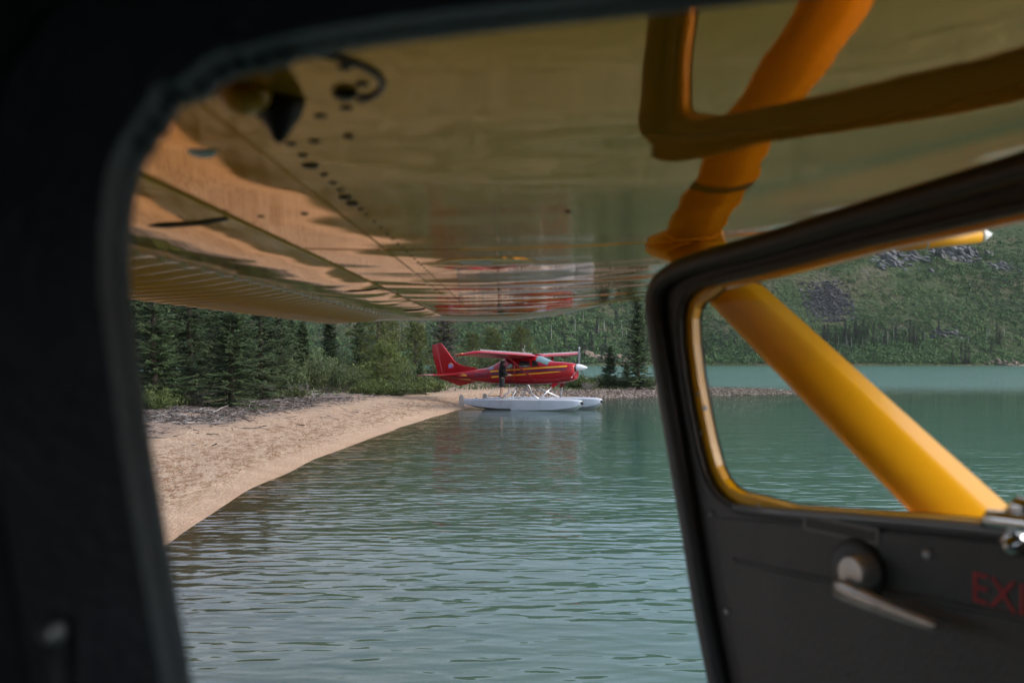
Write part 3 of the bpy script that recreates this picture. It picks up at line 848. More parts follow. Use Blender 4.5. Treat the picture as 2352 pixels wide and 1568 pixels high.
SPR = [conifer_meshes('spruce_a', 7.0, 1.95, 11, per=7, ragged=0.3),
       conifer_meshes('spruce_b', 7.5, 1.7, 12, per=7, ragged=0.35),
       conifer_meshes('spruce_c', 6.5, 2.2, 13, per=8, ragged=0.3, droop=0.28),
       conifer_meshes('spruce_spit', 6.7, 1.45, 14, whorl=0.15, per=8, ragged=0.42, droop=0.3, base=0.05, fine=1.5, power=0.72),
       conifer_meshes('spruce_slim', 4.2, 0.82, 15, whorl=0.11, per=8, ragged=0.3, fine=1.5, power=0.62),
       conifer_meshes('spruce_young', 3.0, 0.85, 16, whorl=0.11, per=7, ragged=0.3, fine=1.4)]
PIN = [pine_meshes('pine_a', 5.6, 1.55, 21, 900), pine_meshes('pine_b', 4.4, 1.0, 22, 560), pine_meshes('pine_young', 2.6, 0.95, 23, 480, 0.15)]
DYING = conifer_meshes('spruce_dying', 6.4, 2.0, 31, per=7, dead=0.7, ragged=0.3, droop=0.35)
for grp_m, mm in ((SPR, M_SPRUCE),):
    pass

def at_px(px, Y):
    x = (px - HX) / F * Y
    return (x, Y, gz(x, Y))
_YS = np.arange(8, 130, 0.1)
def on_land(px, py):
    """the point of the shore seen at a pixel of the photograph"""
    X = (px - HX) / F * _YS; Z = CZ + (HY - py) / F * _YS
    k = int(np.argmax(land_z(X, _YS) >= Z))
    return (float(X[k]), float(_YS[k]), gz(float(X[k]), float(_YS[k])))

G_SP = 'dark spruces behind the beach'
SPRUCES = [  # px, Y, proto, scale, turn, label
    (352, 33.5, 0, 1.00, 0.3, 'tall dark spruce nearest the cabin pillar at the left end of the trees'),
    (436, 36.5, 1, 1.02, 1.9, 'tall dark spruce, second from the cabin pillar in the left tree mass'),
    (532, 34.5, 2, 0.92, 0.8, 'broad spruce with skirts down to the grey dead brush on the beach edge'),
    (598, 40.5, 0, 1.05, 2.6, 'dark spruce right of the broad skirted spruce, above the willows'),
    (398, 43.0, 1, 1.25, 4.0, 'spruce top showing between the two leftmost spruces, set back'),
    (484, 46.0, 0, 1.25, 5.1, 'spruce set back between the second spruce and the broad skirted spruce'),
    (642, 47.0, 1, 0.95, 3.3, 'dark green spruce at the right end of the dense spruce mass'),
    (668, 53.0, 5, 1.25, 1.1, 'small pointed spruce peeking from behind the dense mass, left of two'),
    (695, 52.0, 4, 0.85, 0.5, 'narrow pointed spruce closing the dense mass on its right side'),
    (300, 40.0, 2, 1.20, 2.2, 'spruce half hidden by the dark cabin pillar'),
    (757, 62.0, 4, 1.00, 0.9, 'slender columnar spruce standing alone between the dense mass and the bushy pine'),
    (826, 68.0, 3, 0.72, 2.0, 'thin spruce pressed against the left side of the big bushy pine'),
    (966, 53.0, 5, 0.62, 0.2, 'knee-high young spruce just left of the red tail fin'),
    (1466, 69.0, 3, 1.00, 0.6, 'tall lone spruce on the gravel spit beside the open door edge'),
    (1401, 70.0, 5, 1.00, 1.4, 'mid-sized spruce on the spit right of the propeller'),
    (1438, 71.0, 5, 0.60, 2.7, 'smallest spruce on the spit between its two taller neighbours'),
]
for (px, Y, k, s, a, lb) in SPRUCES:
    sc3 = (s * 0.92, s * 0.92, s * 0.70) if px < 660 else s
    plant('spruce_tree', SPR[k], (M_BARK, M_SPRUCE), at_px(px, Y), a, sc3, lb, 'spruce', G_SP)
PINES = [
    (872, 60.0, 0, 1.05, 0.4, 'big bushy dark pine behind the bright young pine', M_PINE),
    (955, 67.0, 1, 0.95, 1.8, 'olive pine at the left shoulder of the dying grey spruce', M_PINE),
    (1086, 82.0, 1, 0.86, 2.5, 'short olive pine directly above the middle of the red wing', M_PINE),
    (1131, 86.0, 1, 1.02, 0.6, 'pointed olive pine above the red cabin, left of the broader pine', M_PINE),
    (1196, 85.0, 0, 0.84, 3.0, 'broad olive pine above the red aircraft, rightmost of the pines', M_PINE),
    (884, 54.0, 2, 1.00, 1.2, 'bright yellow-green young pine with one rusty patch in front of the bushy pine', M_PINEY),
]
for (px, Y, k, s, a, lb, mt) in PINES:
    plant('pine_tree', PIN[k], (M_BARK, mt), at_px(px, Y), a, s, lb, 'pine', 'pines behind the beach')
plant('dying_spruce', DYING, (M_DEADDK, M_DYING), at_px(1022, 70), 0.7, 0.98, 'dying grey spruce with a few olive branches behind the red tail', 'spruce', None)

SHR = [shrub_meshes('willow_a', 2.0, 1.25, 41, 46, 5200), shrub_meshes('willow_b', 1.8, 1.4, 42, 46, 5200),
       shrub_meshes('low_a', 0.9, 0.95, 43, 40, 2800, (0.05, 0.02), 0.15, 0.45), shrub_meshes('low_b', 0.75, 0.8, 44, 36, 2400, (0.05, 0.02), 0.15, 0.4)]
SHRUBS = [  # px, base py, proto, scale, material, label
    (600, 906, 1, 0.80, M_WILLOW, 'grey-green willow at the left end of the willow thicket, under the spruces'),
    (646, 905, 0, 0.90, M_WILLOW, 'willow in the front row of the thicket, second from its left end'),
    (700, 903, 1, 0.95, M_WILLOW, 'willow in the middle of the thicket front row above the white driftwood pole'),
    (752, 902, 0, 0.95, M_WILLOW, 'fresh green willow at the right half of the thicket front row'),
    (796, 900, 1, 0.85, M_WILLOW, 'willow closing the thicket front row on the right'),
    (716, 885, 0, 1.15, M_WILLOW, 'pale willow set back below the slender columnar spruce'),
    (775, 882, 1, 1.05, M_WILLOW, 'leafy willow set back right of the slender columnar spruce'),
    (935, 884, 0, 0.90, M_LOW, 'dark green shrub right of the bright young pine'),
    (832, 886, 2, 1.6, M_BRIGHT, 'yellow-green shrub left of the bright young pine'),
    (895, 887, 1, 0.85, M_WILLOW, 'tall grey-green shrub behind the low shrubs left of the red tail'),
    (680, 912, 3, 0.7, M_BRIGHT, 'small bright shrub in front of the willow thicket beside dead brush'),
    (836, 906, 2, 0.75, M_LOW, 'low rounded shrub at the sand edge, leftmost of the low row'),
    (866, 907, 2, 0.95, M_BRIGHT, 'low rounded shrub at the sand edge, second of the low row'),
    (912, 908, 3, 1.0, M_LOW, 'low shrub with reddish bare twigs at the sand edge'),
    (950, 904, 2, 1.05, M_BRIGHT, 'green shrub at the sand edge under the red tailplane, left one'),
    (984, 900, 2, 1.05, M_BRIGHT, 'green shrub at the sand edge directly below the red tailplane'),
    (876, 895, 3, 1.4, M_LOW, 'shrub in the second row behind the low rounded shrubs'),
    (936, 894, 3, 1.5, M_LOW, 'shrub in the second row near the red tail'),
    (362, 940, 2, 0.80, M_WILLOW, 'silvery green shrub at the litter edge beside the cabin pillar'),
    (396, 934, 3, 0.80, M_WILLOW, 'small silvery shrub right of the one beside the cabin pillar'),
    (1060, 872, 0, 1.1, M_WILLOW, 'green willow seen between red fin and red wing tip'),
    (1105, 870, 1, 1.3, M_WILLOW, 'green willow seen under the middle of the near red wing'),
    (1010, 880, 1, 0.9, M_LOW, 'dark shrub behind the red fin root'),
    (1150, 888, 2, 1.1, M_LOW, 'dark low shrub seen under the red cabin behind the standing person'),
    (1185, 887, 3, 1.2, M_LOW, 'dark low shrub seen under the red belly left of the float struts'),
    (1225, 887, 2, 1.1, M_LOW, 'dark low shrub seen between the red belly and the float struts'),
    (1262, 886, 3, 1.2, M_LOW, 'dark low shrub behind the front float struts'),
    (1312, 891, 2, 0.9, M_LOW, 'dull green shrub below the red nose'),
    (1338, 892, 2, 1.10, M_BRIGHT, 'bright yellow-green shrub behind the lower propeller blade'),
    (1372, 889, 3, 1.2, M_LOW, 'olive shrub right of the bright propeller shrub'),
    (1412, 889, 3, 1.1, M_LOW, 'olive shrub under the mid-sized spit spruce'),
    (1448, 889, 3, 1.0, M_LOW, 'olive shrub between the mid-sized and the tall spit spruce'),
    (1490, 888, 3, 0.95, M_LOW, 'low olive shrub at the foot of the tall spit spruce, on its right'),
]
for i, (px, py, k, s, mt, lb) in enumerate(SHRUBS):
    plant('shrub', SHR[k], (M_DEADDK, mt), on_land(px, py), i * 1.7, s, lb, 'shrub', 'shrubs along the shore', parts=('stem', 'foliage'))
DSH = [dead_shrub_mesh('dead_a', 0.75, 0.7, 51), dead_shrub_mesh('dead_b', 0.55, 0.8, 52)]
for (px, py, k, s, lb) in [(428, 932, 1, 0.8, 'grey leafless brush right of the silvery shrubs, left of two'),
                          (492, 918, 0, 1.0, 'grey leafless brush below the broad skirted spruce'),
                          (460, 926, 1, 0.9, 'grey leafless brush between its two dead neighbours on the litter edge'),
                          (690, 912, 0, 0.9, 'grey leafless brush in front of the willow thicket'),
                          (606, 914, 1, 0.9, 'low grey brush under the right side of the spruce mass'),
                          (1352, 896, 1, 1.0, 'bare grey brush on the gravel below the propeller')]:
    x, y, z = on_land(px, py)
    o = link('dead_brush', DSH[k], M_DEADDK); o.location = (x, y, z); o.scale = (s, s, s); o.rotation_euler = (0, 0, px)
    tag(o, lb, 'brush', 'leafless brush at the beach edge')

# hillside conifers and bare trunks across the lake
M_FARCON = leaf_mat('far_conifer_needles', [(0.0, (0.008, 0.013, 0.009)), (0.6, (0.018, 0.027, 0.016)), (1.0, (0.035, 0.045, 0.025))], 0.7, 0.05)
HC = [conifer_meshes('far_conifer_a', 7.0, 0.75, 61, whorl=0.32, per=6, fine=0.45, ragged=0.4, wide=4.0), conifer_meshes('far_conifer_b', 5.5, 0.8, 62, whorl=0.32, per=6, fine=0.45, ragged=0.4, wide=4.0)]
def far_tree(px, py, hpx, k, lb, grp):
    x, y, z = on_hill(px, py)
    hh = hpx / F * y
    s = hh / (7.0 if k == 0 else 5.5)
    plant('hillside_conifer', HC[k], (M_BARK, M_FARCON), (x, y, z - 0.3), px * 0.7, (s * 1.5, s * 1.5, s * 1.2), lb, 'conifer', grp)
rd = random.Random(5)
for i in range(26):
    far_tree(rd.gauss(1965, 62), rd.uniform(778, 800), rd.uniform(24, 44), i % 2, 'thin dark conifer in the clump behind the yellow strut, low on the far hillside', 'conifer clump on the far hillside')
for (px, py, hp) in [(2056, 785, 30), (2120, 790, 24), (2156, 786, 40), (2290, 790, 42), (2297, 793, 34), (2008, 832, 26), (2188, 836, 30), (2208, 836, 38), (2218, 836, 42), (2226, 836, 36), (2277, 812, 26)]:
    far_tree(px, py, hp, px % 2, 'single small dark conifer on the far slope right of the yellow strut', 'scattered conifers right of the strut')
for i in range(34):
    far_tree(rd.uniform(1270, 1520), rd.uniform(745, 832), rd.uniform(18, 40), i % 2, 'small dark conifer on the green slope above the red nose and spit', 'scattered conifers above the spit')
for i in range(12):
    far_tree(rd.uniform(700, 1060), rd.uniform(760, 800), rd.uniform(18, 30), i % 2, 'small dark conifer on the slope glimpsed between the shore trees', 'scattered conifers behind the shore trees')
for i in range(8):
    far_tree(rd.uniform(1600, 1760), rd.uniform(775, 834), rd.uniform(18, 34), i % 2, 'small dark conifer on the slope seen through the left part of the door window', 'scattered conifers left of the strut')
snag = MB().tube([(0, 0, -0.5), (0.1, 0, 3), (0.05, 0, 7)], [0.16, 0.12, 0.04], 5).mesh('snag')
for i in range(44):
    px = rd.gauss(1985, 55) if i < 18 else rd.uniform(1260, 1500) if i < 36 else rd.uniform(2180, 2330)
    py = rd.uniform(780, 800) if i < 18 else rd.uniform(735, 800) if i < 36 else rd.uniform(770, 790)
    x, y, z = on_hill(px, py)
    s = rd.uniform(0.7, 1.3)
    o = link('bare_trunk', snag, M_DEAD); o.location = (x, y, z); o.scale = (s, s, s)
    tag(o, 'pale bare dead trunk standing among shrubs on the far hillside', 'dead tree', 'dead trunks on the far hillside')

# ------------------------------------------------------------------ beach litter, pebbles, ground plants
def scatter_sticks():
    n = 11000
    rg = np.random.default_rng(91)
    Y = 18 + rg.random(n * 14) * 34; X = -16 + rg.random(n * 14) * 16
    d = inland(X, Y)
    w = 1.6 * np.exp(-((d - 5.6) / 1.5) ** 4) + 0.014 * np.exp(-((d - 2.6) / 1.4) ** 2)
    w *= np.where(Y > 36, np.clip(1 - (Y - 36) / 14, 0.12, 1), 1) * np.clip(0.1 + 2.6 * (fbm(X * 0.8, Y * 0.8, 3, 4) - 0.33), 0.03, 1)
    k = rg.random(n * 14) < w
    X, Y = X[k][:n], Y[k][:n]; n = len(X)
    Z = land_z(X, Y)
    a = rg.normal(1.75, 0.9, n); L = 0.04 + 0.26 * rg.random(n) ** 3
    t = np.stack([np.cos(a), np.sin(a), rg.normal(0, 0.18, n)], -1)
    sd = unit(np.cross(t, np.array([0, 0, 1.0]))); up = np.cross(sd, t)
    r = (0.006 + 0.012 * rg.random(n) ** 3)[:, None]
    c = np.stack([X, Y, Z + 0.012 + 0.05 * rg.random(n) ** 2], -1)
    e0, e1 = c - t * L[:, None], c + t * L[:, None]
    ring = [sd, -0.5 * sd + 0.87 * up, -0.5 * sd - 0.87 * up]
    V = np.stack([e0 + ring[0] * r, e0 + ring[1] * r, e0 + ring[2] * r, e1 + ring[0] * r * .5, e1 + ring[1] * r * .5, e1 + ring[2] * r * .5], 1).reshape(-1, 3)
    b = np.arange(n)[:, None] * 6
    Fq = np.concatenate([b + np.array([[0, 1, 4, 3]]), b + np.array([[1, 2, 5, 4]]), b + np.array([[2, 0, 3, 5]])])
    tone = np.tile(rg.random(n), 3)
    m = leaf_mat('stick_wood', [(0.0, (0.045, 0.030, 0.024)), (0.45, (0.12, 0.095, 0.08)), (0.8, (0.26, 0.23, 0.215)), (1.0, (0.52, 0.49, 0.46))], 0.9, 0.0)
    tag(link('stick_litter', np_mesh('stick_litter', V, Fq, face_attrs={'tone': tone}), m), 'grey and brown stick litter washed up along the back of the beach', 'sticks', kind='stuff')
scatter_sticks()

def scatter_pebbles():
    rg = np.random.default_rng(92); n = 9000
    X = 0 + rg.random(n * 4) * 23; Y = 58 + rg.random(n * 4) * 20
    d = inland(X, Y); k = (d > -0.3) & (d < 4.5) & (rg.random(n * 4) < 0.9)
    X, Y = X[k][:n], Y[k][:n]; n = len(X); Z = land_z(X, Y)
    bm = bmesh.new(); bmesh.ops.create_icosphere(bm, subdivisions=1, radius=1)
    pv = np.array([v.co[:] for v in bm.verts]); pf = np.array([[v.index for v in f.verts] for f in bm.faces]); bm.free()
    s = 0.018 + 0.055 * rg.random(n) ** 2.6
    V = pv[None] * (0.7 + 0.6 * rg.random((n, len(pv), 1))) * s[:, None, None] * np.array([1.3, 1.1, 0.7]) + np.stack([X, Y, Z + s * 0.25], -1)[:, None]
    Fq = (pf[None] + (np.arange(n) * len(pv))[:, None, None]).reshape(-1, 3)
    m = leaf_mat('pebble_stone', [(0.0, (0.05, 0.038, 0.03)), (0.5, (0.14, 0.107, 0.085)), (0.85, (0.25, 0.20, 0.17)), (1.0, (0.42, 0.37, 0.34))], 0.85, 0.0)
    tag(link('pebbles', np_mesh('pebbles', V.reshape(-1, 3), Fq, face_attrs={'tone': np.repeat(rg.random(n), len(pf))}), m), 'grey-brown pebbles covering the gravel spit', 'pebbles', kind='stuff')
scatter_pebbles()

def scatter_ground():
    rg = np.random.default_rng(93); n = 26000
    Y = 24 + rg.random(n * 3) * 60; X = -26 + rg.random(n * 3) * 34
    d = inland(X, Y); sp = spitness(X, Y)
    k = ((d > 8.3 - 4.3 * np.clip((Y - 36) / 16, 0, 1)) & (sp < 0.5) | (d > 4.3) & (sp >= 0.5)) & (rg.random(n * 3) < fbm(X * 0.8, Y * 0.8, 3, 8))
    X, Y = X[k][:n], Y[k][:n]; n = len(X); Z = land_z(X, Y)
    C = np.stack([X, Y, Z + 0.03 + 0.18 * rg.random(n) ** 2], -1)
    dd = unit(rand_dirs(rg, n) + np.array([0, 0, 0.6])); b_ = unit(np.cross(dd, rand_dirs(rg, n)))
    kk = 0.6 + 0.9 * rg.random((n, 1))
    V, Fq = diamonds(C, dd * 0.085 * kk, b_ * 0.030 * kk)
    tag(link('ground_plants', np_mesh('ground_plants', V, Fq, face_attrs={'tone': rg.random(n)}), M_LOW), 'low green ground plants under the shore trees', 'plants', kind='stuff')
scatter_ground()

def driftwood(px, py, L, rad, ang, tilt, seed, mt, label, forks=1):
    x, Y, z = on_land(px, py)
    rd = random.Random(seed); mb = MB()
    pts = []
    for i in range(6):
        t = i / 5 - 0.5
        pts.append(Vector((t * L, rd.uniform(-.05, .05) * L, abs(t) * 0 + tilt * (t + 0.5) * L + rad * 0.7 + rd.uniform(0, .02) * L)))
    mb.tube(pts, [rad, rad * .95, rad * .85, rad * .75, rad * .6, rad * .35], 7)
    for j in range(forks):
        q = pts[2 + j % 3]; e = q + Vector((rd.uniform(.1, .3) * L, rd.choice([-1, 1]) * rd.uniform(.1, .25) * L, rd.uniform(0.0, .12) * L))
        mb.tube([q, q.lerp(e, .5) + Vector((0, 0, .02 * L)), e], [rad * .6, rad * .45, rad * .2], 6)
    o = mb.build('driftwood_branch', mt, angle=40); o.location = (x, Y, z); o.rotation_euler = (0, 0, ang)
    tag(o, label, 'driftwood', 'driftwood on the beach')
DW = [(390, 955, 1.0, .030, 0.15, 0.02, 1, M_DEAD, 'pale driftwood branch lying in the litter beside the cabin pillar', 2),
      (372, 938, 0.9, .022, 0.05, 0.03, 2, M_DEAD, 'pale thin driftwood at the left end of the litter, above the larger branch', 2),
      (460, 946, 0.9, .024, 0.25, 0.05, 3, M_DEAD, 'white forked driftwood branch in the left litter heap', 2),
      (505, 948, 0.8, .016, 1.1, 0.25, 4, M_DEAD, 'thin whitened stick poking up from the litter heap', 0),
      (425, 974, 0.9, .030, 0.1, 0.01, 5, M_DEAD, 'bleached driftwood piece at the lower edge of the litter', 1),
      (500, 976, 0.8, .035, 0.2, 0.02, 6, M_DEADDK, 'dark driftwood chunk at the lower edge of the litter', 1),
      (570, 985, 0.6, .016, -0.3, 0.02, 7, M_DEADDK, 'small dark stick lying alone on the sand below the litter', 0),
      (362, 1007, 0.6, .014, -0.45, 0.02, 8, M_DEADDK, 'dark twig on clean sand beside the cabin pillar', 0),
      (712, 906, 2.2, .040, -0.25, 0.0, 9, M_DEAD, 'long white driftwood pole in front of the willow thicket', 1),
      (770, 908, 2.6, .030, 0.05, 0.0, 10, M_DEAD, 'long straight grey driftwood pole right of the white pole', 0),
      (752, 913, 1.6, .025, 0.1, 0.0, 11, M_DEAD, 'short grey driftwood pole just below the long straight one', 0),
      (625, 921, 0.8, .030, 0.1, 0.02, 12, M_DEAD, 'pale driftwood stub at the top of the litter under the spruces', 0),
      (536, 924, 0.6, .022, 1.9, 0.3, 13, M_DEAD, 'short grey stick standing askew at the litter top edge', 0),
      (850, 902, 0.8, .09, 0.3, 0.02, 14, M_DEADDK, 'dark rotten stump piece at the back edge of the sand', 1),
      (985, 896, 0.5, .025, 1.2, 0.3, 15, M_DEAD, 'small white stick upright at the foot of the shrubs near the red tail', 0),
      (1150, 890, 1.4, .02, 0.1, 0.1, 16, M_DEADDK, 'bare dark branch on the sand below the red belly', 3)]
for dw in DW: driftwood(*dw)

# ------------------------------------------------------------------ the yellow floatplane the picture is taken from
YL = Vector((0.25, 0.75, 0.55))                    # its base, between cabin and floats
YINV = Matrix.Translation(-YL)
yp = empty('yellow_floatplane', YL)
tag(yp, 'yellow high-wing floatplane seen from its dark cabin with the door open', 'airplane')
def ybuild(mb, name, m, parent=None, **kw):
    if parent is None:
        return mb.build(name, m, yp, inv=YINV, **kw)
    return mb.build(name, m, parent, **kw)

SW, DI = -0.0035, 0.0153                            # sweep and dihedral of the span direction
WS = 0.8                                            # size of the wing module: chord 1.9 m, tip 5.6 m out
def wp(X, Y, H):
    return Vector((WS * (X + SW * Y), WS * Y, CZ + WS * (H + DI * Y)))
WLOW = [(1.16, 0.42), (1.15, 0.395), (1.11, 0.362), (1.04, 0.330), (0.94, 0.302), (0.80, 0.272), (0.62, 0.244), (0.45, 0.226), (0.28, 0.213),
        (0.12, 0.205), (-0.05, 0.200), (-0.22, 0.198), (-0.34, 0.199), (-0.425, 0.201)]
WUP = [(-0.425, 0.40), (-0.05, 0.50), (0.4, 0.545), (0.8, 0.53), (1.02, 0.49), (1.12, 0.455)]
def low_h(X):
    for (x1, h1), (x0, h0) in zip(WLOW, WLOW[1:]):
        if x0 <= X <= x1: return h0 + (h1 - h0) * (X - x0) / (x1 - x0)
    return WLOW[-1][1]
wing = MB()
ys_ = [0.45 + 0.1 * i for i in range(60)] + [6.50, 6.60, 6.70, 6.78, 6.85, 6.91, 6.96, 7.0]
rings = []
for y in ys_:
    t = max(0.0, (y - 6.35) / 0.65)
    k = math.sqrt(max(0.0, 1 - t * t))              # the tip rounds off upwards
    ring = []
    for (X, H) in WLOW + WUP:
        Xc = -0.425
        fx = 1 - 0.10 * t * t if X > 0.5 else 1.0
        Hm = H + 0.0
        top = 0.46
        Hm = top + (H - top) * (0.35 + 0.65 * k) if t > 0 else H
        t2 = max(0.0, (y - 4.9) / 2.1)
        if H < 0.43: Hm += 0.115 * t2 * t2 * max(0.0, X - 0.02) ** 1.2
        ring.append(wp(Xc + (X - Xc) * fx, y, Hm))
    rings.append(ring)
wing.loft(rings)
o_wing = ybuild(wing, 'wing', M_WING, angle=35)
# flap shroud: the aft strip with its forward lip
shroud = MB()
SHR_S = [(-0.428, 0.203), (-0.430, 0.197), (-0.47, 0.190), (-0.56, 0.184), (-0.66, 0.190), (-0.80, 0.203), (-0.80, 0.33), (-0.428, 0.395)]
shroud.loft([[wp(X, y, H + 0.02 * max(0, (y - 6.5))) for (X, H) in SHR_S] for y in [0.45 + 0.2 * i for i in range(33)] + [6.95]])
o_shr = ybuild(shroud, 'flap_shroud', M_WING, angle=25)
# corrugated flap: beads pressed across the chord
flap = MB()
n_b, bw_ = 41, 0.158
fr = []
for i in range(n_b):
    y0 = 0.47 + i * bw_
    for (f, dz) in ((0.0, 0.0), (0.20, -0.0005), (0.46, -0.002), (0.50, -0.004), (0.715, -0.0213), (0.80, -0.0230), (0.83, -0.021), (0.90, -0.002)):
        y = y0 + f * bw_
        ring = []
        for (X, H, k) in ((-0.803, 0.2035, 0.0), (-0.809, 0.2033, 0.42), (-0.87, 0.2000, 0.75), (-0.95, 0.1945, 1.0), (-1.10, 0.185, 1.0), (-1.25, 0.176, 1.0), (-1.275, 0.164, 0.3)):
            ring.append(wp(X, y, H + dz * k))
        ring += [wp(-1.275, y, 0.176), wp(-0.803, y, 0.235)]
        fr.append(ring)
flap.loft(fr)
M_FLAP = mat('flap_paint', (0.72, 0.27, 0.002), 0.08, metal=0.0, spec=0.22, var=0.06, vscale=3)
M_FLAP.node_tree.nodes['Principled BSDF'].inputs['Specular Tint'].default_value = (0.72, 0.33, 0.03, 1)
ybuild(flap, 'flap', M_FLAP, angle=18)
# drooped wing tip: the gold band below the last seam
def tip_h(X):
    if X < -0.425: return 0.203 - 0.012 * max(0.0, (-0.85 - X)) / 0.4
    return low_h(X) + 0.115 * 0.86 * max(0.0, X - 0.02) ** 1.2
tipm = MB()
tipm.loft([[wp(X, 6.70, tip_h(X) + 0.006), wp(X, 6.80, tip_h(X) - 0.012), wp(X, 6.90, tip_h(X) - 0.024), wp(X, 6.98, tip_h(X) - 0.026), wp(X, 7.04, tip_h(X) - 0.008), wp(X, 7.05, tip_h(X) + 0.05), wp(X, 6.75, tip_h(X) + 0.08)]
           for X in [-1.27 + 0.08 * i for i in range(30)]])
ybuild(tipm, 'wing_tip', M_FLAP, angle=60)
# gap and hinge arm between shroud and flap
for yy in (1.52, 3.35, 5.2):
    hb = MB()
    hb.prism([(-0.431, 0.196), (-0.47, 0.188), (-0.53, 0.1835), (-0.56, 0.186), (-0.50, 0.196)], lambda p, yy=yy: wp(p[0], yy, p[1] - 0.001), lambda p, yy=yy: wp(p[0], yy + 0.02, p[1] - 0.001))
    ybuild(hb, 'hinge_slot', M_DARK)
# chordwise skin seams and spanwise lap joints, a hair proud of the skin
def lower_strip(X0, X1, y, wd, lift=0.0012, n=24):
    mb = MB(); rows = []
    for i in range(n + 1):
        X = X0 + (X1 - X0) * i / n; h = low_h(X) - lift
        rows.append([wp(X, y, h), wp(X, y + wd, h), wp(X, y + wd, h + lift * 2), wp(X, y, h + lift * 2)])
    mb.loft(rows); return mb
for yy in (2.05, 3.25, 4.4, 5.6):
    ybuild(lower_strip(-0.42, 0.9, yy, 0.006), 'skin_seam', M_WING, o_wing)
lap = MB(); lap.loft([[wp(-0.252, y, 0.1965), wp(-0.262, y, 0.1965), wp(-0.262, y, 0.20), wp(-0.252, y, 0.20)] for y in (0.46, 2, 4, 6.4)])
ybuild(lap, 'lap_joint', M_WING, o_wing)
# screws along the rear spar
scr = MB().lathe([(0, 0.0), (0.0, 0.0062), (-0.0015, 0.0055), (-0.0022, 0.0)], (0, 0, 0), (0, 0, 1), 12).mesh('screw', True)
def screw(X, Y, s=1.0, m=M_SCREW):
    me = scr if m is M_SCREW else scr.copy()
    o = link('screw', me, m if m is not M_SCREW else M_SCREW, o_wing)
    o.location = wp(X, Y, low_h(X) - 0.0002); o.scale = (s * WS, s * WS, s * WS)
yv = 0.80
i = 0
while yv < 5.6:
    big = i in (5, 9, 10)
    screw(-0.213 - (0.004 if big else 0), yv, (1.55 if big else 0.9) * (1.0 if yv < 1.45 else 0.62))
    yv += 0.058 if yv < 1.45 else 0.085; i += 1
for (px, py) in [(735, 262), (800, 310), (722, 320), (795, 245), (792, 152), (836, 220), (832, 190), (700, 489), (600, 497), (440, 500), (365, 525), (1305, 492)]:
    Y = 0.2 * F / (795 - py); screw((px - 1168) / F * Y - SW * 0, Y, 0.9)
# fairing with its dark pushrod hole, drain valve, inspection plug, access panel
fy = 0.80
fa = MB().lathe([(0.0, 0.018), (-0.008, 0.016), (-0.014, 0.010), (-0.017, 0.0)], wp(-0.205, fy - 0.03, 0.199), (0, 0, 1), 16)
o_fa = ybuild(fa, 'fairing', M_YEL, smooth=True)
fb = MB().lathe([(0.0, 0.017), (-0.010, 0.014), (-0.019, 0.008), (-0.026, 0.004), (-0.029, 0.0)], wp(-0.185, fy + 0.004, 0.199), (0, 0, 1), 16)
ybuild(fb, 'dark_cavity', M_BLACK, smooth=True)  # black cone stands in for the shade inside the pushrod hole
ob = MB().lathe([(0.0, 0.008), (-0.004, 0.008), (-0.006, 0.005), (-0.007, 0.0)], wp(-0.128, fy - 0.02, 0.2005), (0, 0, 1), 14)
ybuild(ob, 'drain_valve', M_SCREW, smooth=True)
strap = []
for k in range(12):
    a = R(-95 + 150 * k / 11)
    strap.append(wp(-0.155 + 0.06 * math.cos(a), 0.745 + 0.075 * math.sin(a), 0.1985))
ybuild(MB().tube(strap, 0.0022, 6), 'patch_rim', M_SCREW, smooth=True)
Yp = 0.2 * F / (795 - 345)
pl = MB().lathe([(0.0, 0.012), (-0.0016, 0.012), (-0.003, 0.010), (-0.0036, 0.0)], wp((463 - 1168) / F * Yp, Yp, 0.2), (0.0, 0.22, 1), 20)
ybuild(pl, 'inspection_plug', M_WHITE, o_wing, smooth=True)  # white colour stands in for the shine of the metal plug
acc = []
for k in range(40):
    a = 2 * math.pi * k / 40
    acc.append(wp(-0.055 + 0.125 * math.cos(a), 2.42 + 0.17 * math.sin(a), 0.2))
amb = MB()
ring_o = [wp(-0.055 + 0.125 * math.cos(2 * math.pi * k / 40), 2.42 + 0.17 * math.sin(2 * math.pi * k / 40), low_h(-0.055 + 0.125 * math.cos(2 * math.pi * k / 40)) - 0.0015) for k in range(40)]
ctr_ = sum(ring_o, Vector()) / 40
amb.loft([[p + Vector((0, 0, 0.003)) for p in ring_o], ring_o, [p.lerp(ctr_, 0.04) - Vector((0, 0, 0.0008)) for p in ring_o]])
o_acc = ybuild(amb, 'access_panel', M_WING, o_wing, angle=20)
mb = MB(); mb.box(wp(-0.075, 2.34, 0.1965), (0.06, 0.024, 0.001)); ybuild(mb, 'placard', M_ALU, o_wing)

# wing strut, streamlined section
def strut_sec(p, ch, th, axis):
    ax = Vector(axis).normalized()
    cx = (Vector((1, 0, 0)) - ax * ax.x).normalized(); nz = cx.cross(ax).normalized()
    prof = [(0.5, 0.0), (0.49, 0.10), (0.45, 0.20), (0.30, 0.30), (0.12, 0.42), (0.07, 0.45), (-0.05, 0.45), (-0.25, 0.40), (-0.42, 0.26), (-0.49, 0.12), (-0.5, 0.0),
            (-0.40, -0.15), (-0.25, -0.31), (-0.08, -0.44), (0.10, -0.50), (0.25, -0.49), (0.38, -0.40), (0.47, -0.22)]
    return [p + cx * (a * ch) + nz * (b * th) for a, b in prof]
S0 = Vector((0.87, 0.42, CZ - 0.70)); S1 = Vector((0.405, 2.16, CZ + 0.243))
sa, sb = P(2023, 1000, 1.5 * WS), P(1682, 670, 1.97 * WS)
dS = (sb - sa).normalized()
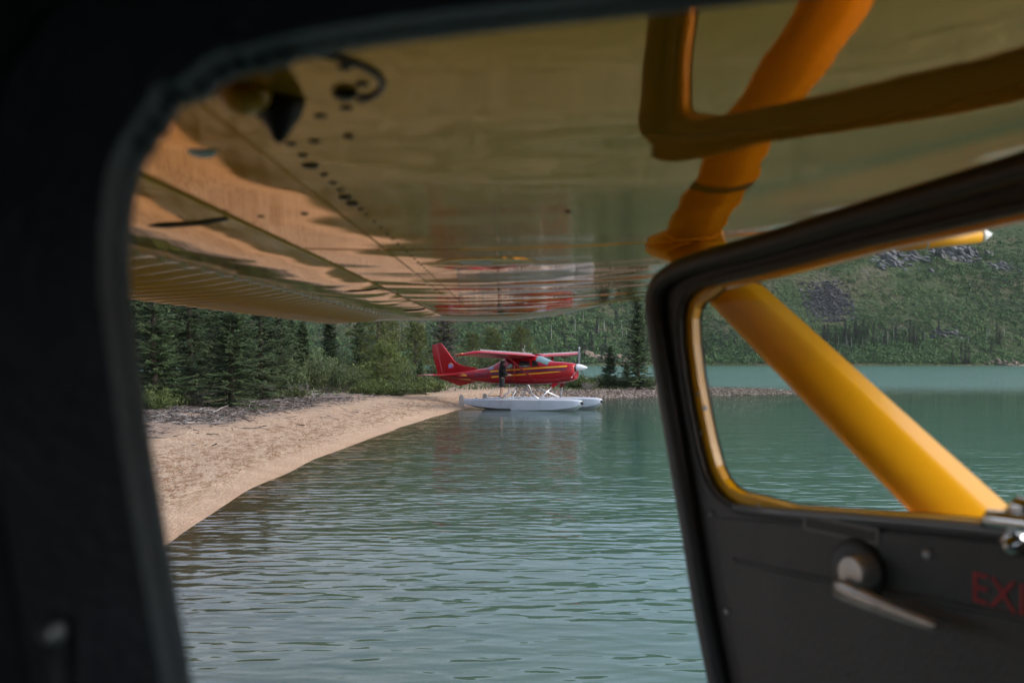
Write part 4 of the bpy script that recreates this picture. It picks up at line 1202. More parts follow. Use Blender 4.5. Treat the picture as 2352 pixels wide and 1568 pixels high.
S1 = sa + dS * ((CZ + 0.252 * WS - sa.z) / dS.z); S0 = sa - dS * 1.0
st = MB().loft([strut_sec(S0.lerp(S1, t), 0.104, 0.050, dS) for t in (0, 0.25, 0.5, 0.75, 1.0)])
o_st = ybuild(st, 'wing_strut', M_YEL, angle=26)
tp0, tp1 = sb - dS * 0.0, sb + dS * 0.05
tpm = MB().loft([strut_sec(sb + dS * q, 0.1055, 0.0515, dS) for q in (-0.008, 0.002, 0.012, 0.022)])
ybuild(tpm, 'strut_tape', M_TAPE, o_st, angle=70)
cuff = MB().loft([strut_sec(S1 - dS * q, 0.110 + (0.04 - q) * 1.2, 0.055 + (0.04 - q), dS) for q in (0.04, 0.025, 0.004)])
ybuild(cuff, 'strut_cuff', M_YEL, o_st, angle=60)

# pitot tube on its mast under the leading edge
pt0, pt1 = P(2060, 562, 2.18 * WS), P(2250, 541, 2.18 * WS)
pd = (pt1 - pt0).normalized()
o_pt = ybuild(MB().tube([pt0, pt0.lerp(pt1, .35), pt1], [0.012, 0.0135, 0.0135], 14), 'pitot_tube', M_YEL, smooth=True)
ybuild(MB().tube([pt1, pt1 + pd * 0.006, pt1 + pd * 0.021], [0.0135, 0.0122, 0.0024], 14), 'pitot_tip', M_WHITE, o_pt, smooth=True)
ybuild(MB().tube([pt0.lerp(pt1, .33), pt0.lerp(pt1, .35)], 0.0138, 14), 'pitot_band', M_ALU, o_pt, smooth=True)
mst = MB(); mst.loft([[q + Vector((a * .5, b * .5, 0)) for a, b in ((.06, 0), (.02, .022), (-.06, .0), (.02, -.022))] for q in (pt0 + Vector((.01, 0, 0)), pt0 + Vector((-.01, 0, 0.108)))])
ybuild(mst, 'pitot_mast', M_YEL, o_pt)

# ---- the open cabin door, swung out and forward
DF = Vector((0.21, 1.25)); DHn = Vector((0.71, 0.40))
du = (DHn - DF).normalized(); dn_ = Vector((du.y, -du.x))            # dn_: towards the cabin side
dn_ = Vector((-0.862, -0.507)) if dn_.dot(Vector((-1, 0))) < 0 else dn_
dn_.normalize()
def duv(px, py, off=0.0):
    """pixel of the photograph -> (u along the door from its free edge, height) on the door plane"""
    dx, dz = (px - HX) / F, (HY - py) / F
    t = (DF.x * dn_.x + DF.y * dn_.y + off) / (dx * dn_.x + dn_.y)
    return Vector(((Vector((t * dx, t)) - DF).dot(du), CZ + dz * t))
def d3(uv, off=0.0):
    q = DF + du * uv[0] + dn_ * off
    return Vector((q.x, q.y, uv[1]))
free = [(1668, 1700), (1652, 1600), (1632, 1500), (1612, 1400), (1596, 1300), (1580, 1200), (1562, 1100), (1545, 1000), (1528, 900), (1512, 800), (1503, 735), (1500, 700),
        (1503, 668), (1514, 641), (1534, 618), (1566, 598), (1605, 583), (1660, 567), (1730, 548), (1800, 527), (2000, 463), (2200, 403), (2352, 356)]
outer = [duv(*p) for p in free]
slope_u = (outer[-1] - outer[-3])
outer += [outer[-1] + slope_u * 1.2, Vector((0.80, outer[-1].y + 0.025)), Vector((0.965, outer[-1].y + 0.0)), Vector((0.986, outer[-1].y - 0.05)), Vector((0.986, CZ - 0.78)), Vector((0.10, CZ - 0.78))]
winp = [(1640, 652), (1605, 660), (1582, 675), (1568, 697), (1562, 730), (1564, 790), (1574, 870), (1588, 950), (1603, 1025), (1618, 1080), (1634, 1115), (1655, 1140), (1682, 1156), (1715, 1164),
        (1800, 1175), (1950, 1187), (2100, 1199), (2250, 1213), (2352, 1224)]
wtop = [(2352, 484), (2200, 519), (2000, 563), (1850, 601), (1740, 628)]
hole = [duv(*p) for p in winp] + [Vector((0.62, duv(2352, 1219).y + 0.012)), Vector((0.70, duv(2352, 1219).y + 0.05)), Vector((0.72, duv(2352, 484).y - 0.06)), Vector((0.66, duv(2352, 484).y + 0.012))] + [duv(*p) for p in wtop]
outer_s = outer; hole_s = hole
hc = sum(hole, Vector((0, 0))) / len(hole)
def inset(poly, d):
    n = len(poly); out = []
    area = sum(poly[i].x * poly[(i + 1) % n].y - poly[(i + 1) % n].x * poly[i].y for i in range(n))
    sg = 1 if area > 0 else -1
    for i in range(n):
        a, b, c = poly[i - 1], poly[i], poly[(i + 1) % n]
        e1, e2 = (b - a).normalized(), (c - b).normalized()
        nn = (Vector((-e1.y, e1.x)) + Vector((-e2.y, e2.x)))
        nn = nn.normalized() if nn.length > 1e-6 else Vector((0, 0))
        out.append(b + nn * d * sg)
    return out
# the window half of the door is the dark frame, the lower half a grey panel let into it
sill = [p for p in hole]
door_fr = MB().slab_hole(outer, hole, lambda p: d3(p, 0.0), lambda p: d3(p, -0.016))
o_door = ybuild(door_fr, 'door', M_DOORFRAME)
skin = MB().slab_hole(outer, inset(hole, 0.004), lambda p: d3(p, -0.0165), lambda p: d3(p, -0.030))
ybuild(skin, 'door_skin', M_YEL, o_door)
# rounded frame tube round the free edge and the top
edge_c = inset(outer, 0.012)
ybuild(MB().tube(smooth_poly([d3(p, 0.006) for p in edge_c[:27]], 1), 0.0135, 10), 'door_seal', M_DOORFRAME, o_door, smooth=True)
lip = inset(hole, -0.006)
ybuild(MB().tube(smooth_poly([d3(p, 0.0) for p in lip + [lip[0]]], 1), 0.0035, 8), 'window_trim', M_DOORFRAME, o_door, smooth=True)
# yellow window rebate, gasket and pane
wfo, wfi = inset(hole, 0.0005), inset(hole, 0.012)
wf0 = inset(hole, 0.0012); wfh = inset(hole, 0.0055)
for k_ in range(len(hole)):
    if 13 < k_ < len(winp): wfi[k_] = wfh[k_]
    if k_ == 0 or k_ >= len(winp): wfi[k_] = wf0[k_]      # no reveal along the top rail and the hinge side
o_wf = ybuild(MB().slab_hole(wfo, wfi, lambda p: d3(p, -0.010), lambda p: d3(p, -0.0225)), 'window_frame', M_YEL, o_door)
gsk = [p.lerp(hc, 0.004) for p in wfi]
ybuild(MB().tube([d3(p, -0.023) for p in gsk + [gsk[0]]], 0.0012, 6), 'gasket', M_BLACK, o_door, smooth=True)
pane = inset(hole, 0.004)
ybuild(MB().prism(pane, lambda p: d3(p, -0.0255), lambda p: d3(p, -0.0270)), 'window_pane', M_GLASS, o_door)
# grey lower panel
pan_t = [Vector((h.x, h.y - 0.009)) for h in [duv(*p) for p in [(1655, 1172), (1715, 1174), (1800, 1181), (1950, 1192), (2100, 1204), (2250, 1218), (2352, 1229)]]]
pan = pan_t + [Vector((0.70, pan_t[-1].y + 0.015)), Vector((0.955, pan_t[-1].y + 0.02)), Vector((0.955, CZ - 0.75)), Vector((0.13, CZ - 0.75))] + [duv(*p) for p in [(1735, 1700), (1700, 1500), (1672, 1350), (1656, 1250), (1648, 1195)]]
o_pan = ybuild(MB().prism(pan, lambda p: d3(p, 0.0005), lambda p: d3(p, 0.004)), 'door_panel', M_DOOR, o_door, bevel=0.0012)
# pressed crease across the panel and the sill rail
cr = [duv(*p) for p in [(1690, 1283), (1800, 1310), (1950, 1340), (2100, 1368), (2250, 1398), (2352, 1418)]]
cr.append(cr[-1] + (cr[-1] - cr[-3]) * 2.2)
ybuild(MB().tube([d3(p, 0.0025) for p in cr], 0.0038, 8), 'panel_crease', M_DOOR, o_door, smooth=True)
rl = [duv(*p) for p in [(1690, 1165), (1800, 1176), (1950, 1187), (2100, 1199), (2250, 1213), (2352, 1224)]]
rl.append(rl[-1] + (rl[-1] - rl[-3]) * 0.9)
ybuild(MB().tube([d3(p, 0.002) for p in rl], 0.0045, 8), 'sill_rail', mat('sill_metal', (0.22, 0.22, 0.23), 0.35, metal=0.4, var=0.15), o_door, smooth=True)
# screws of the door
dsc = MB().lathe([(0, 0.0), (0.0, 0.0042), (0.002, 0.0035), (0.0026, 0.0)], (0, 0, 0), (dn_.x, dn_.y, 0), 10).mesh('door_screw', True)
for (px, py, s) in [(1676, 1402, 1), (1639, 1180, .6), (2137, 1270, 1.3), (1748, 1160, .4)]:
    o = link('panel_screw', dsc, M_ALU, o_door); o.location = d3(duv(px, py), 0.004); o.scale = (s, s, s)
for (px, py) in [(1589, 905), (1606, 937), (1597, 995)]:
    o = link('frame_screw', dsc, M_ALU, o_door); o.location = d3(duv(px, py), -0.0098); o.scale = (.7, .7, .7)
ybuild(MB().tube([d3(duv(1588, 1258), 0.0), d3(duv(1574, 1258), 0.0)], [0.006, 0.004], 10), 'door_stop', M_BLACK, o_door, smooth=True)
# placard
def door_rect(px, py, w, h, off0, off1, slope=-0.10):
    c = duv(px, py)
    return MB().prism([c + Vector((a * w / 2, b * h / 2 + a * w / 2 * slope)) for a, b in ((-1, -1), (1, -1), (1, 1), (-1, 1))], lambda p: d3(p, off0), lambda p: d3(p, off1))
o_plc = ybuild(door_rect(1936, 1213, 0.098, 0.0165, 0.0042, 0.0052, -0.02), 'placard', M_PLACR, o_door)
ybuild(door_rect(1936, 1214, 0.090, 0.0105, 0.0053, 0.0058, -0.02), 'placard_face', M_PLAC, o_door)
# inner handle: boss, hub and lever
hb_ = duv(1952, 1314, 0.034)
ax3 = Vector((dn_.x, dn_.y, 0))
ybuild(MB().lathe([(0.004, 0.034), (0.010, 0.032), (0.014, 0.026), (0.014, 0.0)], d3(duv(1962, 1312, 0.01), 0), ax3, 28), 'handle_boss', M_DOOR, o_door, smooth=True)
ybuild(MB().lathe([(0.012, 0.0175), (0.030, 0.0165), (0.034, 0.0145), (0.035, 0.0)], d3(hb_, 0), ax3, 24), 'handle_hub', M_WORN, o_door, angle=40)
lv0, lv1 = duv(1916, 1350, 0.045), duv(2150, 1436, 0.045)
lvd = (lv1 - lv0).normalized(); lvn = Vector((-lvd.y, lvd.x)); LL = (lv1 - lv0).length
lever = MB(); rr_ = []
for t, w, o0 in ((-0.05, .003, .036), (0.0, .0095, .040), (0.12, .0100, .043), (0.4, .0085, .046), (0.75, .0068, .046), (0.97, .0055, .044), (1.0, .003, .044)):
    c = lv0 + lvd * (LL * t)
    rr_.append([d3(c + lvn * (w * a), o0 + b) for a, b in ((-1, 0.0), (-0.8, .005), (-.45, .0062), (-.2, .0025), (.2, .0025), (.45, .0062), (.8, .005), (1, 0.0), (.6, -.005), (-.6, -.005))])
lever.loft(rr_)
ybuild(lever, 'handle_lever', M_WORN, o_door, angle=45)
# EXIT in red stencil letters
def text_polys(s):
    cu = bpy.data.curves.new('t', 'FONT'); cu.body = s; cu.resolution_u = 3
    o = bpy.data.objects.new('t', cu); COL.objects.link(o)
    dg = bpy.context.evaluated_depsgraph_get()
    me = bpy.data.meshes.new_from_object(o.evaluated_get(dg))
    vs = [(v.co.x, v.co.y) for v in me.vertices]; fs = [tuple(p.vertices) for p in me.polygons]
    bpy.data.objects.remove(o); bpy.data.curves.remove(cu); bpy.data.meshes.remove(me)
    return vs, fs
def text_mesh(s, fn, wbox=None):
    vs, fs = text_polys(s)
    x0, x1 = min(v[0] for v in vs), max(v[0] for v in vs); y0, y1 = min(v[1] for v in vs), max(v[1] for v in vs)
    mb = MB(); mb.add([fn((x - x0) / (x1 - x0), (y - y0) / (y1 - y0)) for x, y in vs], fs)
    return mb
E0, E1 = duv(2243, 1378), duv(2245, 1310)
hE = E1.y - E0.y
ybuild(text_mesh('EXIT', lambda a, b: d3(Vector((E0.x + a * hE * 2.7, E0.y + b * hE - a * 0.004)), 0.0052)), 'exit_lettering', M_EXIT, o_door, fix=False)
# chrome window latch at the sill
lc = duv(2308, 1202, 0.017)
cl = MB()
cl.tube([d3(lc + Vector((-.020, -.004)), .016), d3(lc + Vector((-.014, .002)), .017), d3(lc + Vector((.03, .004)), .018), d3(lc + Vector((.07, .0)), .018)], [.004, .0085, .009, .008], 14)
o_lat = ybuild(cl, 'window_latch', M_CHROME, o_door, smooth=True)
ybuild(MB().lathe([(0.0, 0.012), (0.012, 0.011), (0.02, 0.008), (0.023, 0.0)], d3(lc + Vector((.006, -.016)), .002), ax3, 18), 'latch_boss', M_CHROME, o_door, smooth=True)
ybuild(MB().tube([d3(lc + Vector((.0, .008)), .012), d3(lc + Vector((.012, .016)), .014), d3(lc + Vector((.03, .014)), .014)], [.005, .009, .006], 12), 'latch_thumb', M_CHROME, o_door, smooth=True)

# ---- the cabin the camera sits in: dark wall with the doorway in it
YD = 0.38
bound = [(560, 2200), (492, 1850), (455, 1640), (432, 1500), (408, 1360), (386, 1240), (364, 1110), (346, 1000), (330, 890), (317, 790), (305, 700), (300, 620), (303, 540), (312, 460),
         (326, 400), (346, 358), (378, 312), (400, 282), (412, 250), (432, 238), (462, 238), (496, 215), (520, 190), (562, 172), (606, 164), (650, 150), (706, 138), (780, 122), (900, 104), (1040, 86), (1250, 62), (1450, 42), (1640, 20), (1830, -3), (2100, -38), (2500, -95), (3400, -230), (4800, -330)]
b3 = [P(x, y, YD) for x, y in bound]
wallpts = [P(x, y, YD) for x, y in bound]
far_o = [P(-1500, 2200, YD)] + [P(-1500, 700, YD), P(-1500, -700, YD), P(1000, -700, YD), P(4800, -700, YD)]
poly = [Vector((p.x, p.z)) for p in wallpts] + [Vector((p.x, p.z)) for p in reversed(far_o)]
cw = MB().prism(poly, lambda p: Vector((p.x, YD - 0.030, p.y)), lambda p: Vector((p.x, YD, p.y)))
o_cw = ybuild(cw, 'doorway_wall', M_TRIM)
def offset_bound(dx):
    out = []
    for i, p in enumerate(b3):
        t = (b3[min(i + 1, len(b3) - 1)] - b3[max(i - 1, 0)]).normalized()
        nrm = Vector((-t.z, 0, t.x))           # towards the wall side
        out.append(p + nrm * dx)
    return out
rdm = random.Random(3)
ob1 = offset_bound(0.006)
trim_pts = smooth_poly([p + Vector((0, -0.010, 0)) for p in ob1], 1)
rads = []
for p in trim_pts:
    fringe = 1.0 if (P(310, 0, YD).x < p.x < P(700, 0, YD).x and p.z > P(0, 430, YD).z) else 0.0
    rads.append(0.0075 + fringe * 0.003 * (0.5 + 0.5 * math.sin(p.x * 620 + p.z * 410)) + fringe * rdm.uniform(-.0008, .0008))
ybuild(MB().tube(trim_pts, rads, 10), 'doorway_trim', M_TRIM, o_cw, smooth=True)
ybuild(MB().tube(smooth_poly([p + Vector((0, -0.018, 0)) for p in offset_bound(0.0285)[:16]], 2), 0.0072, 10), 'door_post', M_TRIM, o_cw, smooth=True)
ybuild(MB().tube(smooth_poly([p + Vector((0, -0.03, 0)) for p in offset_bound(0.052)[:26]], 1), 0.008, 10), 'lining_roll', M_CABIN, o_cw, smooth=True)
# torn insulation tufts round the upper corner
for k in range(26):
    i_ = 14 + k * 0.5
    q = b3[int(i_)].lerp(b3[int(i_) + 1], i_ - int(i_))
    mbt = MB().tube([q + Vector((rdm.uniform(-.018, -.004), -0.022, rdm.uniform(0.004, .016))), q + Vector((rdm.uniform(-.006, .0), -0.02, rdm.uniform(0, .005)))],
                    [rdm.uniform(.003, .008), rdm.uniform(.002, .0045)], 7)
    ybuild(mbt, 'insulation_tuft', M_TRIM, o_cw, smooth=True)
# door pin rod at the lower left
rp0, rp1 = P(122, 1448, 0.34), P(138, 1760, 0.35)
o_rod = ybuild(MB().tube([rp1, rp0 + (rp1 - rp0) * 0.05], [0.0045, 0.0045], 14), 'seat_rod', M_TRIM, o_cw, smooth=True)
ybuild(MB().lathe([(0.0, 0.0046), (0.003, 0.0042), (0.0045, 0.002), (0.005, 0.0)], rp0, (0.12, -0.98, 0.12), 16), 'rod_cap', mat('rod_cap_metal', (0.85, 0.87, 0.9), 0.3, metal=0.8), o_cw, smooth=True)
# cabin shell behind the camera: floor, roof, far side, ends
shell = MB()
x0, x1, y0, y1, z0, z1 = -0.75, 1.7, -1.05, YD - 0.013, CZ - 0.95, CZ + 0.23
shell.box(((x0 + x1) / 2, (y0 + y1) / 2, z0 - .02), (x1 - x0, y1 - y0, .04))
shell.box(((x0 + x1) / 2, (y0 + y1) / 2, z1 + .02), (x1 - x0, y1 - y0, .04))
# far side wall, with a window opening added to light the door pillar
wz0, wz1, wx0, wx1 = CZ - 0.20, CZ + 0.14, -0.35, 0.95
shell.box(((x0 + x1) / 2, y0 - .02, (z0 + wz0) / 2), (x1 - x0, .04, wz0 - z0))
shell.box(((x0 + x1) / 2, y0 - .02, (z1 + wz1) / 2), (x1 - x0, .04, z1 - wz1))
shell.box(((x0 + wx0) / 2, y0 - .02, (wz0 + wz1) / 2), (wx0 - x0, .038, wz1 - wz0))
shell.box(((wx1 + x1) / 2, y0 - .02, (wz0 + wz1) / 2), (x1 - wx1, .038, wz1 - wz0))
shell.box((x0 - .02, (y0 + y1) / 2, (z0 + z1) / 2), (.04, y1 - y0, z1 - z0))
shell.box((x1 + .02, (y0 + y1) / 2, (z0 + z1) / 2), (.04, y1 - y0, z1 - z0))
shell.box((-0.46, YD + .0, CZ - 0.4), (.5, .02, 1.2))
shell.box((x1 - 0.42, YD, CZ - 0.36), (.84, .02, 1.18))
shell.box(((x0 + x1) / 2, YD, z0 - 0.0), (x1 - x0, .02, .30))
ybuild(shell, 'cabin_shell', M_CABIN)

# ------------------------------------------------------------------ the red floatplane
RA = R(-28)
rp = empty('red_floatplane', ((1201 - HX) / F * 47.6, 47.6, 0.0), RA)
tag(rp, 'red floatplane with yellow stripes on white floats, tail over the beach', 'airplane')
SEC = [  # station, half width, bottom, top, squareness
    (2.80, 0.27, 1.47, 2.10, 2.3), (2.76, 0.33, 1.41, 2.14, 2.5), (2.55, 0.42, 1.33, 2.19, 2.7), (2.1, 0.50, 1.25, 2.235, 2.9), (1.6, 0.54, 1.20, 2.255, 3.0),
    (1.42, 0.55, 1.18, 2.30, 3.0), (1.15, 0.56, 1.17, 2.42, 3.0), (0.90, 0.57, 1.16, 2.52, 3.0), (0.4, 0.58, 1.15, 2.53, 3.1), (-0.2, 0.58, 1.15, 2.52, 3.1),
    (-0.7, 0.56, 1.16, 2.46, 3.0), (-1.05, 0.54, 1.17, 2.30, 2.9), (-1.45, 0.50, 1.18, 2.10, 2.7), (-1.85, 0.45, 1.20, 1.95, 2.5), (-2.6, 0.36, 1.25, 1.855, 2.3), (-3.5, 0.24, 1.34, 1.755, 2.2), (-4.3, 0.13, 1.43, 1.68, 2.1), (-4.75, 0.06, 1.49, 1.64, 2.0)]
def sec_at(s):
    if s >= SEC[0][0]: return SEC[0][1:]
    for a, b in zip(SEC, SEC[1:]):
        if b[0] <= s <= a[0]:
            t = (s - a[0]) / (b[0] - a[0])
            return tuple(a[i] * (1 - t) + b[i] * t for i in range(1, 5))
    return SEC[-1][1:]
def spt(s, th, off=0.0):
    w, zb, zt, n = sec_at(s); zc, h = (zb + zt) / 2, (zt - zb) / 2
    c, q = math.cos(th), math.sin(th)
    y = w * math.copysign(abs(c) ** (2 / n), c); z = zc + h * math.copysign(abs(q) ** (2 / n), q)
    d = Vector((0, y / w, (z - zc) / h)).normalized()
    return Vector((s, y, z)) + d * off
def side(s, z, off=0.004, sgn=-1):
    """point of the fuselage side at station s and height z"""
    w, zb, zt, n = sec_at(s); zc, h = (zb + zt) / 2, (zt - zb) / 2
    t = min(0.999, abs((z - zc) / h))
    return Vector((s, sgn * (w * (1 - t ** n) ** (1 / n) + off), z))
NS = 32
fus = MB()
stn = []
for a, b in zip(SEC, SEC[1:]):
    k = max(1, int(abs(a[0] - b[0]) / 0.15))
    stn += [a[0] + (b[0] - a[0]) * i / k for i in range(k)]
stn.append(SEC[-1][0])
fus.loft([[spt(s, 2 * math.pi * k / NS) for k in range(NS)] for s in stn])
o_fus = fus.build('fuselage', M_RED, rp, angle=40)
def patch(pts4, nu, nv, off=0.004, sgn=-1):
    """quad (s,z corners: rear-bottom, front-bottom, front-top, rear-top) laid on the side"""
    a, b, c, d = [Vector(p) for p in pts4]; mb = MB(); vs, fs = [], []
    for j in range(nv + 1):
        for i in range(nu + 1):
            q = (a.lerp(b, i / nu)).lerp(d.lerp(c, i / nu), j / nv)
            vs.append(side(q.x, q.y, off, sgn))
    for j in range(nv):
        for i in range(nu):
            k = j * (nu + 1) + i; fs.append((k, k + 1, k + nu + 2, k + nu + 1))
    return mb.add(vs, fs)
for sg in (-1, 1):
    patch([(-1.50, 1.735), (2.50, 2.005), (2.50, 2.075), (-1.56, 1.805)], 40, 1, .004, sg).build('yellow_stripe', M_STRIPE, o_fus)
    patch([(-1.48, 1.60), (2.45, 1.89), (2.45, 1.945), (-1.52, 1.68)], 40, 1, .004, sg).build('navy_stripe', M_NAVY, o_fus)
    patch([(-1.42, 1.465), (2.25, 1.765), (2.05, 1.80), (-1.47, 1.54)], 40, 1, .004, sg).build('yellow_stripe', M_STRIPE, o_fus)
    patch([(-3.35, 1.555), (-2.93, 1.525), (-2.93, 1.595), (-3.35, 1.70)], 6, 1, .004, sg).build('yellow_stripe', M_STRIPE, o_fus)
    patch([(-3.9, 1.46), (-2.9, 1.42), (-2.95, 1.475), (-3.9, 1.48)], 8, 1, .004, sg).build('navy_stripe', M_NAVY, o_fus)
    patch([(-3.5, 1.385), (-2.7, 1.345), (-2.78, 1.40), (-3.5, 1.40)], 8, 1, .004, sg).build('yellow_stripe', M_STRIPE, o_fus)
    # windows: front side window, door window, rear quarter window
    patch([(0.02, 1.99), (0.68, 2.00), (0.62, 2.27), (0.10, 2.27)], 8, 4, .006, sg).build('side_window', M_PLEXI, o_fus)
    patch([(0.78, 2.00), (1.12, 2.06), (0.98, 2.30), (0.76, 2.30)], 6, 4, .006, sg).build('quarter_window', M_PLEXI, o_fus)
    patch([(-1.78, 1.885), (-1.42, 1.86), (-1.28, 2.02), (-1.50, 1.985)], 6, 4, .007, sg).build('rear_window', M_SCREEN, o_fus)
# windscreen wraps over the top
wsm = MB(); vs, fs = [], []
for j in range(7):
    s = 0.94 + (1.56 - 0.94) * j / 6
    for i in range(17):
        vs.append(spt(s, R(33 + 114 * i / 16), .006))
for j in range(6):
    for i in range(16):
        k = j * 17 + i; fs.append((k, k + 1, k + 18, k + 17))
wsm.add(vs, fs).build('windscreen', M_SCREEN, o_fus, smooth=True)
# cargo door standing ajar on the near side
drp = MB(); rows = []
for j in range(7):
    z = 1.20 + (2.24 - 1.20) * j / 6
    for i in range(5):
        s = -0.62 + (-0.10 + 0.62) * i / 4
        q = side(s, z, 0.012); opn = (s + 0.62) / 0.52 * 0.07
        rows.append(q + Vector((0, -opn, 0)))
fs = [(j * 5 + i, j * 5 + i + 1, j * 5 + i + 6, j * 5 + i + 5) for j in range(6) for i in range(4)]
o_cd = drp.add(rows, fs).build('cargo_door', M_RED, rp, smooth=True)
md = o_cd.modifiers.new('solid', 'SOLIDIFY'); md.thickness = 0.03; md.offset = -1
def doorpatch(pts4, m, name, off=0.016, nu=4, nv=2):
    a, b, c, d = [Vector(p) for p in pts4]; vs = []
    for j in range(nv + 1):
        for i in range(nu + 1):
            q = (a.lerp(b, i / nu)).lerp(d.lerp(c, i / nu), j / nv)
            v = side(q.x, q.y, off + 0.004); v.y -= (q.x + 0.62) / 0.52 * 0.07; vs.append(v)
    fs = [(j * (nu + 1) + i, j * (nu + 1) + i + 1, (j + 1) * (nu + 1) + i + 1, (j + 1) * (nu + 1) + i) for j in range(nv) for i in range(nu)]
    MB().add(vs, fs).build(name, m, o_cd)
M_HAZEGLASS = mat('reflecting_window', (0.22, 0.28, 0.25), 0.15, var=0.3, vscale=4)
doorpatch([(-0.58, 1.92), (-0.22, 1.96), (-0.22, 2.08), (-0.34, 2.16)], M_HAZEGLASS, 'door_window', nv=3)
doorpatch([(-0.62, 1.80), (-0.10, 1.83), (-0.10, 1.90), (-0.62, 1.87)], M_STRIPE, 'yellow_stripe')
doorpatch([(-0.62, 1.68), (-0.10, 1.71), (-0.10, 1.765), (-0.62, 1.74)], M_NAVY, 'navy_stripe')
doorpatch([(-0.62, 1.535), (-0.10, 1.575), (-0.10, 1.645), (-0.62, 1.605)], M_STRIPE, 'yellow_stripe')
# registration and tail emblem
def proj_text(s, s0, s1, z0, z1, slant=0.0, off=.022):
    return text_mesh(s, lambda a, b: side(s0 + a * (s1 - s0) + b * slant, z0 + b * (z1 - z0) + a * 0.05, off))
proj_text('C-GROO', -2.88, -1.62, 1.42, 1.66, 0.04).build('registration', M_NAVY, rp, fix=False)
tri_ = MB(); tri_.add([side(-2.42, 1.74), side(-2.34, 1.74), side(-2.38, 1.82)], [(0, 1, 2)]); tri_.build('warning_triangle', M_STRIPE, o_fus)
# fin, rudder, ventral fin, tailplane
def slab(poly, th, fn):
    """tapered plate: thick middle, thin edges"""
    mb = MB(); n = len(poly); c = sum((Vector(p) for p in poly), Vector((0, 0))) / n
    ins = [Vector(p).lerp(c, 0.22) for p in poly]
    vs = [fn(p, 0) for p in poly] + [fn(p, th) for p in ins] + [fn(p, -th) for p in ins]
    fs = [(i, (i + 1) % n, n + (i + 1) % n, n + i) for i in range(n)] + [(i, 2 * n + i, 2 * n + (i + 1) % n, (i + 1) % n) for i in range(n)]
    tri = geometry.tessellate_polygon([[Vector((p.x, p.y, 0)) for p in ins]])
    fs += [tuple(n + i for i in t) for t in tri] + [tuple(2 * n + i for i in reversed(t)) for t in tri]
    return mb.add(vs, fs)
fin_pts = [(-4.50, 1.64), (-4.86, 3.13), (-4.63, 3.19), (-4.25, 2.74), (-3.95, 2.37), (-3.72, 2.17), (-3.42, 2.04), (-3.0, 1.95), (-2.45, 1.885), (-2.45, 1.84), (-3.5, 1.73)]
slab(fin_pts, .045, lambda p, t: Vector((p[0], t, p[1]))).build('fin', M_RED, rp, angle=30)
o_rud = slab([(-4.48, 1.60), (-4.84, 3.12), (-5.14, 3.08), (-5.10, 2.6), (-4.80, 1.60)], .028, lambda p, t: Vector((p[0], t, p[1]))).build('rudder', M_RED, rp, angle=30)
slab([(-2.5, 1.26), (-3.55, 1.05), (-4.72, 1.42), (-4.70, 1.52), (-3.5, 1.42)], .02, lambda p, t: Vector((p[0], t, p[1]))).build('ventral_fin', M_RED, rp, angle=30)
for sg in (-1, 1):
    slab([(-3.45, 0.10), (-3.85, 1.95), (-4.50, 2.0), (-4.42, .10)], .035, lambda p, t, sg=sg: Vector((p[0], sg * p[1], 1.60 + t))).build('tailplane', M_RED, rp, angle=30)
    slab([(-4.45, 0.10), (-4.53, 2.0), (-4.86, 1.95), (-4.92, .10)], .02, lambda p, t, sg=sg: Vector((p[0], sg * p[1], 1.595 + t - 0.06 * (-4.45 - p[0])))).build('elevator', M_RED, rp, angle=30)
# emblem: small round mountain badge with two lines of tiny lettering
M_EMB1 = mat('emblem_orange', (0.62, 0.22, 0.10), .5); M_EMB2 = mat('emblem_blue', (0.12, 0.25, 0.50), .5); M_EMB3 = mat('emblem_lilac', (0.42, 0.33, 0.62), .5)
def emb(pts, m, nm, oy=-.049):
    MB().prism([Vector(p) for p in pts], lambda p: Vector((-4.0 + p[0], oy, 2.02 + p[1])), lambda p: Vector((-4.0 + p[0], oy + .004, 2.02 + p[1]))).build(nm, m, rp)
arc = [(0.14 * math.cos(R(a)), 0.03 + 0.14 * math.sin(R(a))) for a in range(0, 181, 20)]
emb(arc, M_EMB1, 'emblem_sun'); emb([(-.15, 0.03), (-.06, .12), (-.02, .08), (.02, .13), (.06, .03), (0, -.03), (-.12, -.06)], M_EMB2, 'emblem_mountain', -.053)
emb([(-.01, .12), (.02, .135), (.05, .09), (.02, .10)], M_WHITE, 'emblem_snow', -.056)
for k in range(7):
    emb([(-.10 + k * .038, -.02 + .006 * k), (-.075 + k * .038, -.02 + .006 * k), (-.07 + k * .038, .035 + .006 * k), (-.095 + k * .038, .03 + .006 * k)], M_EMB3, 'emblem_letter', -.057)
    emb([(-.12 + k * .038, -.105 + .008 * k), (-.092 + k * .038, -.105 + .008 * k), (-.09 + k * .038, -.06 + .008 * k), (-.118 + k * .038, -.06 + .008 * k)], M_EMB3, 'emblem_letter', -.057)

